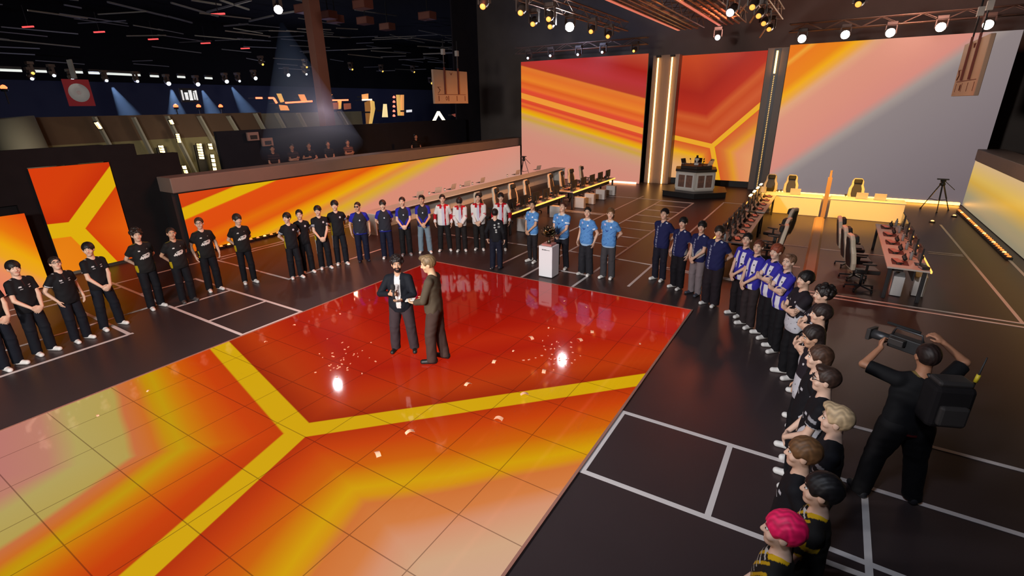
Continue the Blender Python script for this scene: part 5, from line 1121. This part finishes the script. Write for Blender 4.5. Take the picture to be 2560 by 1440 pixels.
for px, py in ((70, 67), (248, 80), (383, 98), (514, 108), (613, 121), (838, 48), (913, 52), (968, 67), (1068, 40), (907, 12), (545, 35), (760, 22), (820, 38)):
    warm = px > 700; z = 9.2; p = fl(px, py, z); g = thing('hung_loudspeaker' if warm else 'red_marker_lamp', ('rust red loudspeaker box hanging from the roof, at %s' if warm else 'short red marker lamp under the dark roof, %s') % {70: 'leftmost of the row', 248: 'second of the row', 383: 'third of the row', 514: 'fourth of the row', 613: 'fifth and rightmost of the row', 545: 'small one above the fourth', 838: 'the tall column', 913: 'second place right of the column', 968: 'lowest place right of the column', 1068: 'farthest place right of the column', 907: 'the very top edge', 760: 'the place left of the column', 820: 'the place touching the column'}[px], 'loudspeaker' if warm else 'lamp', p)
    if warm: MB().box2((-.45, -.3, -.2), (.45, .3, .2)).build('cabinet', mat('rust_box', (.16, .05, .035), .6), g); MB().box2((-.4, -.302, -.16), (.4, -.3, .16)).build('grille', mat('rust_grille', (.26, .10, .07), .6), g); MB().bar((0, 0, .2), (0, 0, 1.5), .04).build('hanger', M['dark_metal'], g)  # cabinet and grille have a rust red base colour
    else: MB().bar((-.4, -.15, 0), (.4, .15, 0), .08, .08).build('tube', mat('red_tube', (.5, .1, .1), .4, emit=(1, .08, .08), es=1.4), g); MB().bar((0, 0, .05), (0, 0, 1.2), .03).build('hanger', M['dark_metal'], g)
# ------------------------------------------------------------------ the dark hall beyond the left wall
struct('wall_far_top', MB().box2((-48.2, -8, 6.3), (-47.9, 75, 11.5)), mat('far_dark', (.012, .011, .012), .9, spec=.1))  # far wall's top coloured near black so the blue light shows only below
struct('wall_far', MB().box2((-48.3, -8, 0), (-48, 75, 6.3)), noise_mat('far_wall', (.05, .055, .09), (.07, .075, .12), .3, .9, spec=.1))
struct('wall_far_end', MB().box2((-48, 60, 0), (-21, 60.3, 11.5)), M['hall_dark'])
M['khaki'] = noise_mat('khaki_cloth_wall', (.25, .215, .11), (.29, .25, .13), 1.5, .8, spec=.1)
M['brown_cloth'] = noise_mat('brown_cloth_wall', (.12, .075, .05), (.145, .09, .06), 1.5, .8, spec=.1)
khw = MB().box2((-26.3, -6, 0), (-26, 23.4, 2.95)); struct('wall_khaki', khw, M['khaki'])
struct('wall_khaki_top', MB().box2((-26.3, -6, 2.95), (-26, 16.5, 4.0)), M['brown_cloth'])
struct('wall_khaki_end', MB().box2((-26.3, 16.5, 2.95), (-26, 23.4, 3.95)), noise_mat('olive_cloth_wall', (.15, .14, .10), (.18, .17, .12), 1.5, .8))
struct('wall_booth', MB().box2((-20.9, 11.1, 0), (-20.7, 27.4, 3.36)), noise_mat('navy_booth_drape', (.016, .015, .02), (.022, .02, .026), 2, .9, spec=.1))
struct('floor_stand', MB().box2((-20.7, 11.1, 0), (-17.4, 27.4, 1.1)), M['black'])
M['strut'] = mat('pale_strut', (.36, .34, .28), .6)
ST = [((235, 292), (276, 366)), ((333, 293), (372, 370)), ((417, 290), (458, 372)), ((497, 290), (535, 358)), ((570, 290), (600, 340)), ((637, 283), (660, 325)), ((690, 283), (712, 322)), ((745, 283), (765, 320)), ((847, 279), (868, 314))]
for i, (a, b) in enumerate(ST):
    A, B = pl(*a, 0, -25.7), pl(*b, 0, -25.7); B = A+(B-A)*(A.z/(A.z-B.z)) if A.z > B.z else B
    o = MB().bar(A, B, .3, .08).build('leaning_strut', M['strut']); setp(o, f'pale leaning strut on the khaki wall, {nth(i)} from the left', 'strut', 'leaning struts')
M['lantern'] = mat('lantern_glow', (.9, .8, .5), .4, emit=(1, .72, .34), es=3.2)
def lantern(label, a, b, w, bands):
    A, B = pl(*a, 0, -25.4), pl(*b, 0, -25.4); d = B-A
    t = thing('lit_lantern', label, 'lantern', A)
    MB().bar((-.06, 0, 0), Vector((-.06, 0, 0))+d, w+.06, .08).build('backing', M['black'], t)
    for k in range(bands):
        p, q = d*((k+.12)/bands), d*((k+.88)/bands); MB().bar(p, q, w, .08).build('lit_band', M['lantern'], t)
lantern('slanting lit lantern at the top of the leftmost strut', (238, 303), (253, 324), .2, 1)
lantern('short lit lantern at the top of the third strut', (425, 298), (432, 312), .16, 1)
lantern('small banded lantern on the third strut', (443, 334), (449, 357), .16, 5)
lantern('stubby banded lantern standing just above the black portal', (401, 363), (407, 382), .28, 3)
lantern('tall banded lantern on a dark post, middle of the khaki wall', (497, 358), (505, 398), .3, 6)
lantern('narrow lantern low on the khaki wall by the stage wall end', (459, 413), (466, 434), .2, 2)
lantern('slim lantern with dark letters right of the tall banded one', (524, 358), (528, 374), .2, 2)
lantern('lower slim lantern right of the tall banded one', (530, 385), (538, 428), .18, 4)
lantern('banded lantern against the edge of the dark booth', (582, 352), (590, 390), .22, 7)
for px, lab in ((160, 'first from the left'), (293, 'second from the left'), (400, 'third from the left'), (495, 'fourth from the left')):
    p = pl(px, 345, 0, -25.8); q = Vector((-25.8, p.y, 0)); o = MB().box2((-25.98, p.y-.2, 0), (-25.88, p.y+.2, 2.6)).build('dark_post', M['chair_dark']); setp(o, 'dark post on the khaki wall, '+lab, 'post', 'dark posts on the khaki wall')
# round pale duct and column
o = MB().tube([Vector((-25, pl(60, 300, 0, -25).y, 0)), Vector((-25, pl(60, 300, 0, -25).y-.4, 4.0))], .7, 20).build('round_duct', mat('duct', (.16, .16, .13), .7)); setp(o, 'broad pale round duct at the left edge of the khaki wall', 'duct')
cx = pl(808, 230, 0, -22.5)
struct('column', MB().box2((-22.75, cx.y-.3, 0), (-22.25, cx.y+.3, 11.5)), noise_mat('rust_column', (.20, .085, .06), (.24, .10, .07), 2, .7))
# hall lamps
HL = [(77, 192, 0), (132, 184, 0), (178, 195, 0), (263, 197, 1), (340, 199, 1), (418, 205, 2), (491, 207, 2), (563, 200, 2), (595, 199, 0), (635, 192, 2), (717, 184, 2), (762, 182, 0), (653, 157, 3), (763, 164, 3), (877, 170, 3), (953, 175, 3), (1032, 177, 3), (1076, 205, 4), (79, 178, 3)]
for i, (x, y, k) in enumerate(HL):
    q = pl(x, y, 0, -31); col = {0: 'small white', 1: 'white', 2: 'bluish white', 3: 'small yellow', 4: 'large yellow'}[k]
    moving_head(f'{col} lamp in the far hall, {nth(i)} along the row' if i < 12 else (f'{col} lamp in the far hall, {nth(i-12)} of the yellow ones from the left' if i < 17 else ('large yellow lamp beside the left hanging board' if i == 17 else 'tiny yellow lamp at the left end of the far lamp row')), (q.x, q.y, q.z+.27), (-20, q.y-2, 1), {3: M['lamp_yellow'], 4: M['lamp_yellow']}.get(k, M['lamp_white']), .12 if k in (2, 4) else .075, 'far hall lamps')
for i, (x, y) in enumerate(((10, 222), (440, 268), (497, 268), (552, 268))):
    q = pl(x, y, 0, -30); t = thing('beacon_lamp', ['red beacon lamp at the far left edge of the hall', 'red beacon lamp in the far hall, left of a trio', 'red beacon lamp in the far hall, middle of a trio', 'red beacon lamp in the far hall, right of a trio'][i], 'lamp', q, 0, 'red beacons')
    MB().lathe([(.12, -.1), (.12, 0), (.02, .0)], 10).build('housing', M['black'], t); MB().lathe([(.1, .0), (.12, .06), (.06, .14), (.01, .16)], 10).build('dome', mat('red_dome', (.8, .1, .05), .3, emit=(1, .1, .03), es=5), t); MB().bar((0, 0, -.1), (0, 0, -.6), .04).build('stalk', M['dark_metal'], t)
for i, (a, b) in enumerate((((0, 175), (54, 177)), ((68, 177), (116, 179)), ((180, 180), (206, 181)), ((222, 182), (248, 183)), ((265, 184), (350, 188)), ((376, 190), (396, 191)), ((444, 192), (462, 193)), ((513, 195), (530, 196)))):
    A, B = pl(*a, 0, -33), pl(*b, 0, -33); t = thing('linear_lamp', f'long white linear lamp in the far hall, {nth(i)} from the left', 'lamp', A, 0, 'far linear lamps')
    MB().bar((0, 0, 0), B-A, .12, .1).build('tube', mat('linear_white', (.7, .7, .65), .4, emit=(.8, .85, .8), es=.9), t); MB().bar((0, 0, .12), B-A+Vector((0, 0, .12)), .18, .1).build('housing', M['dark_metal'], t)
# posters, signs and lit stands in the hall
p = pl(197, 232, 0, -30); t = thing('wall_poster', 'dim red square poster with a grey ring in the far hall', 'poster', p)
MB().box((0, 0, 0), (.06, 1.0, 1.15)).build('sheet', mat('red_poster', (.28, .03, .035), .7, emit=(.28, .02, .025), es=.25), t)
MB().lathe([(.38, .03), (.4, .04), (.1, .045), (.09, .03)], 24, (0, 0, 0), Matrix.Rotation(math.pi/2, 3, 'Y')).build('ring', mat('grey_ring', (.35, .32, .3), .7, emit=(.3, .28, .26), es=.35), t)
MB().bar((0, 0, .6), (0, 0, 1.4), .5, .05).build('hanger', M['steel'], t)
p = pl(474, 238, 0, -30); t = thing('lit_sign', 'small white sign of tall narrow letters glowing in the far hall', 'sign', p)
mb = MB(); wl = mat('white_letters', (.7, .7, .7), .4, emit=(.8, .8, .8), es=.8)
for k, (x, h_) in enumerate(((-.36, .5), (-.2, .36), (-.12, .36), (.02, .5), (.1, .5), (.24, .36), (.36, .5))): mb.box((0, x, 0 if h_ > .4 else -.05), (.05, .06, h_))
for x, z in ((-.16, .1), (.06, -.22), (.3, .18)): mb.box((0, x, z), (.05, .14, .06))
mb.build('letters', wl, t); MB().box2((-.09, -.45, -.35), (-.04, .45, .35)).build('backing', M['black'], t)
M['neon'] = mat('red_neon', (.8, .2, .1), .4, emit=(1, .16, .07), es=3.2)
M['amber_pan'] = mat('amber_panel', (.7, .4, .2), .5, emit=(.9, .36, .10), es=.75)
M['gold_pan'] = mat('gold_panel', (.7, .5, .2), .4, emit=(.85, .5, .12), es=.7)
def hall_bar(label, pts, m, r=.045, name='neon_tube', cat='neon tube', x=-27):
    P = [pl(*p, 0, x) for p in pts]; t = thing(name, label, cat, P[0]); P = [p-P[0] for p in P]
    for a, b in zip(P, P[1:]): MB().bar(a, b, r*2, r*2).build('tube', m, t)
    for a in (P[0], P[-1]): MB().bar(a+Vector((-.1, 0, 0)), a+Vector((-.7, 0, 0)), .05, .05).build('bracket', M['black'], t)
hall_bar('short red neon tube left of the bent one in the far hall', [(640, 245), (655, 245)], M['neon'])
hall_bar('bent red neon tube stepping down in the far hall', [(672, 245), (684, 245), (692, 258)], M['neon'])
hall_bar('long red neon tube left of the rust column', [(714, 257), (780, 253)], M['neon'])
hall_bar('red neon tube right of the rust column', [(813, 251), (870, 250)], M['neon'])
hall_bar('short white hot neon tube at the golden figure stand', [(906, 250), (929, 249)], mat('pale_neon', (.8, .6, .5), .4, emit=(1, .6, .4), es=2.5))
hall_bar('glowing white chevron sign below the left hanging board', [(1083, 306), (1096, 280), (1119, 315)], mat('chevron_white', (.9, .85, .7), .4, emit=(1, .9, .62), es=2.2), .07, 'chevron_sign', 'sign', -23)
def hall_panel(label, poly, m, name='light_board', x=-27.2):
    P = [pl(*p, 0, x) for p in poly]; o = P[0]; t = thing(name, label, 'lit panel', o)
    vs = [p-o for p in P]+[p-o+Vector((-.12, 0, 0)) for p in P]; n = len(P)
    MB().add(vs, [tuple(range(n)), tuple(range(2*n-1, n-1, -1))]+[(i, n+i, n+(i+1) % n, (i+1) % n) for i in range(n)]).build('face', m, t)
    k = MB(); c = sum((p-o for p in P), Vector())/n
    k.bar(c+Vector((-.12, 0, 0)), c+Vector((-.8, 0, 0)), .1).build('mount', M['black'], t)
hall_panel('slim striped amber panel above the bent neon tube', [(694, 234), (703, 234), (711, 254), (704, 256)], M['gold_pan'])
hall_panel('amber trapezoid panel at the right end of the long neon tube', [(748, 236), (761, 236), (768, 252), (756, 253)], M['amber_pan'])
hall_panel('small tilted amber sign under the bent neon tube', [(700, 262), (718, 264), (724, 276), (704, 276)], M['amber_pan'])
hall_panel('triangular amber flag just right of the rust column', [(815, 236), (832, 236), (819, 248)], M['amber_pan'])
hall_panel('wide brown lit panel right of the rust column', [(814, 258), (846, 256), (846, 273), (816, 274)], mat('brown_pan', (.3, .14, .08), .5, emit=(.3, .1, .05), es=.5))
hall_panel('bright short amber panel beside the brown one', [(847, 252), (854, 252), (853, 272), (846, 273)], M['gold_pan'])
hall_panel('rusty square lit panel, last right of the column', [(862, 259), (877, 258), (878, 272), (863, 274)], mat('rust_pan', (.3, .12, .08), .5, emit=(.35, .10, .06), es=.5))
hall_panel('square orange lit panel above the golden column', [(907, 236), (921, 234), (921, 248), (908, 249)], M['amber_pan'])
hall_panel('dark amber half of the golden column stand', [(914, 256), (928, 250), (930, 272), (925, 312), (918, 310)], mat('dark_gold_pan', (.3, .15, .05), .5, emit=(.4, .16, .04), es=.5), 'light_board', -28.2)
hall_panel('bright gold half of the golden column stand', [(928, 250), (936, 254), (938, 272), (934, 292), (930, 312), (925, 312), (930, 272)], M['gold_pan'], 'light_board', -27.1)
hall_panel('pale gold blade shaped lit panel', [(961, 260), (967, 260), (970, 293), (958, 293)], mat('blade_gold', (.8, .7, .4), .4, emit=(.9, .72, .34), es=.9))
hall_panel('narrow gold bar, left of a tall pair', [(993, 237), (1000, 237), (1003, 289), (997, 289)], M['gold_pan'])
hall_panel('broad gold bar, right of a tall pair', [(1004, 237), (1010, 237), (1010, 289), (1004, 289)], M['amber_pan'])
hall_panel('tiny white lit plate right of the gold bars', [(1019, 275), (1030, 274), (1030, 280), (1019, 281)], mat('white_plate', (.7, .7, .7), .4, emit=(.8, .8, .85), es=.8), 'light_board', -24)
hall_panel('faint red lit shape under the left hanging board', [(1132, 286), (1142, 284), (1158, 289), (1140, 292)], mat('faint_red', (.3, .08, .06), .5, emit=(.3, .07, .05), es=.6), 'light_board', -23)
hall_panel('thin white lit shelf under the left hanging board', [(1132, 314), (1162, 314), (1162, 318), (1132, 318)], mat('pink_shelf', (.5, .4, .4), .5, emit=(.4, .3, .3), es=.6), 'light_board', -23)
for i in range(5):
    p = pl(985, 243+i*11.6, 0, -27); t = thing('red_bulb', f'small red bulb, {nth(i)} from the top of a vertical row beside the gold bars', 'lamp', p, 0, 'row of red bulbs')
    MB().lathe([(.08, -.06), (.1, 0), (.05, .08), (.01, .1)], 10).build('bulb', mat('red_bulb', (.8, .2, .15), .3, emit=(1, .16, .1), es=2.4) if i == 0 else bpy.data.materials['red_bulb'], t); MB().box2((-.3, -.03, -.03), (-.06, .03, .03)).build('socket', M['black'], t)
for px, py, w, lab in ((632, 341, .5, 'pale framed box hung on the dark booth wall, upper left'), (668, 355, .5, 'pale arched box on the dark booth wall, left of the standing people')):
    p = pl(px, py, 0, -20.6); t = thing('wall_box', lab, 'box', p); MB().box((0, 0, 0), (.12, w, .34)).build('case', mat('pale_box', (.3, .17, .14), .6), t, bevel=.02); MB().box((.062, 0, -.03), (.01, w*.6, .16)).build('front', M['black'], t)
# ================================================================== lights: the two bright white lamps, then added washes and fills
def spot(loc, aim, power, col=(1, 1, 1), angle=60, blend=.6, r=.15):  # serves the visible lamps and the added washes alike
    l = bpy.data.lights.new('spot_light', 'SPOT'); l.energy = power; l.color = col; l.spot_size = math.radians(angle); l.spot_blend = blend; l.shadow_soft_size = r
    o = bpy.data.objects.new('spot_light', l); COL.objects.link(o); o.location = loc
    o.rotation_euler = (Vector(aim)-Vector(loc)).to_track_quat('-Z', 'Y').to_euler(); return o
def point(loc, power, col=(1, 1, 1), r=.3):  # added fill without a lamp body
    l = bpy.data.lights.new('hall_fill', 'POINT'); l.energy = power; l.color = col; l.shadow_soft_size = r
    o = bpy.data.objects.new('hall_fill', l); COL.objects.link(o); o.location = loc; return o
KW = (1, .95, .9)
# the two bright white lamps
spot((-16.85, 12, 7.3), (-5.5, 6, 0), 1500, (.9, .95, 1), 75, .6, .05)
spot((-8.8, 18.2, 6.75), (-5, 6, 0), 1100, (.92, .96, 1), 80, .6, .05)
# front key and fill spots added out of view to brighten people and near floor
spot((-1.5, -6, 5.6), (-10.5, 8, 1.4), 6000, KW, 62, .6, .5)
spot((-5.5, -6, 5.8), (-4.5, 11.5, 1.4), 6200, KW, 62, .6, .5)
spot((-2, -2, 5.6), (-12, 4.2, 1.4), 2500, KW, 65, .6, .5)
spot((-7.5, 1.0, 7.5), (.3, 6.8, 1.0), 700, (.95, .94, 1), 62, .6, .5)
spot((-1.2, -1, 8.5), (-.3, 3.8, 0), 1100, (.8, .87, 1), 80, .8, .5)
spot((-3, 0, 7), (-5.6, 5.7, 1.2), 500, KW, 40, .6, .3)
# amber washes added at truss height to warm floor, desks and right board
A1, A2 = (1, .36, .09), (1, .2, .07)
spot((-4.2, 17.5, 7), (-13.5, 18.5, .3), 4200, A1, 62, .6, .5)
spot((-.2, 17.5, 6.8), (.3, 21.9, .35), 8000, (1, .48, .06), 44, .6, .6)
spot((-1.5, 15.5, 7), (3.0, 13.5, 0), 1300, A2, 62, .8, .6)
spot((-4.0, 22.5, 7.2), (-5.4, 17, 0), 700, A2, 100, .8, .6)
spot((-8.7, 12, 7.2), (-13, 7, 0), 2400, A2, 100, .8, 1.4)
spot((-2.5, 13.5, 6.9), (2.5, 17, 4.8), 900, (1, .62, .4), 30, .6, .2)
# washes added for the drapes, then unseen point fills for hall and roof
spot((-12.5, 23, 7.0), (-13, 30.2, 8.8), 420, (.45, .58, 1), 110, .9, .3)
spot((-5.4, 24.5, 7.0), (-5.4, 30.2, 8.5), 330, (1, .5, .4), 110, .9, .3)
spot((2.2, 23, 7.0), (2.5, 30.2, 8.8), 800, (1, .5, .38), 120, .9, .3)
spot((4, 20, 6.5), (9.5, 20, 5), 220, (1, .5, .38), 140, .9, .3)
for p, e, c in (((-38, 14, 4.5), 240, (.5, .55, 1)), ((-39, 30, 4.5), 330, (.5, .55, 1)), ((-39, 46, 4.5), 280, (.5, .55, 1)), ((-30, 9, 8.4), 90, (.9, .85, .75)), ((-32, 22, 8.4), 110, (.9, .85, .75)), ((-22.8, 6, 3.2), 55, (1, .85, .6)), ((-23, 13, 2.6), 70, (1, .88, .6)), ((-23.2, 21, 4.2), 50, (.8, .9, 1)), ((-18.2, 14.5, 4.2), 80, (1, .5, .42))):
    point(p, e, c)  # unseen fills for far wall, roof steel, khaki wall and onlookers
# ------------------------------------------------------------------ beams of light standing in the thin stage haze
def beam_cone(label, apex, aim, r1, col, dens, power):
    apex, aim = Vector(apex), Vector(aim); d = aim-apex; L = d.length
    m = bpy.data.materials.new('stage_haze'); m.use_nodes = True; nt = m.node_tree; nt.nodes.clear()
    o_ = nt.nodes.new('ShaderNodeOutputMaterial'); v = nt.nodes.new('ShaderNodeVolumeScatter'); v.inputs['Color'].default_value = (*col, 1); v.inputs['Density'].default_value = dens; v.inputs['Anisotropy'].default_value = .3
    nt.links.new(v.outputs[0], o_.inputs['Volume'])
    o = MB().lathe([(.06, .35), (r1, L)], 20, (0, 0, 0), d.to_track_quat('Z', 'Y').to_matrix()).build('haze_beam', m); o.location = apex
    setp(o, label, 'light beam', kind='stuff')
    sp_ = spot(apex, aim, power, col, 2*math.degrees(math.atan(r1/L))*1.02, .5, .06)
BL_ = (.45, .7, 1)
beam_cone('broad blue beam in the haze under the high white lamp', (-16.87, 12.02, 7.3), (-17.7, 13.2, 2.7), 2.0, (.28, .52, 1), .2, 6000)
for (a, b, lab) in (((263, 199), (330, 300), 'first'), ((418, 207), (446, 300), 'second'), ((491, 209), (540, 300), 'third'), ((563, 202), (625, 290), 'fourth')):
    A = pl(*a, 0, -31); B = pl(*b, 0, -30); beam_cone(f'pale blue beam from a far hall lamp, {lab} from the left', A+Vector((.3, 0, -.05)), B, .55, (.55, .72, 1), .035, 2200)
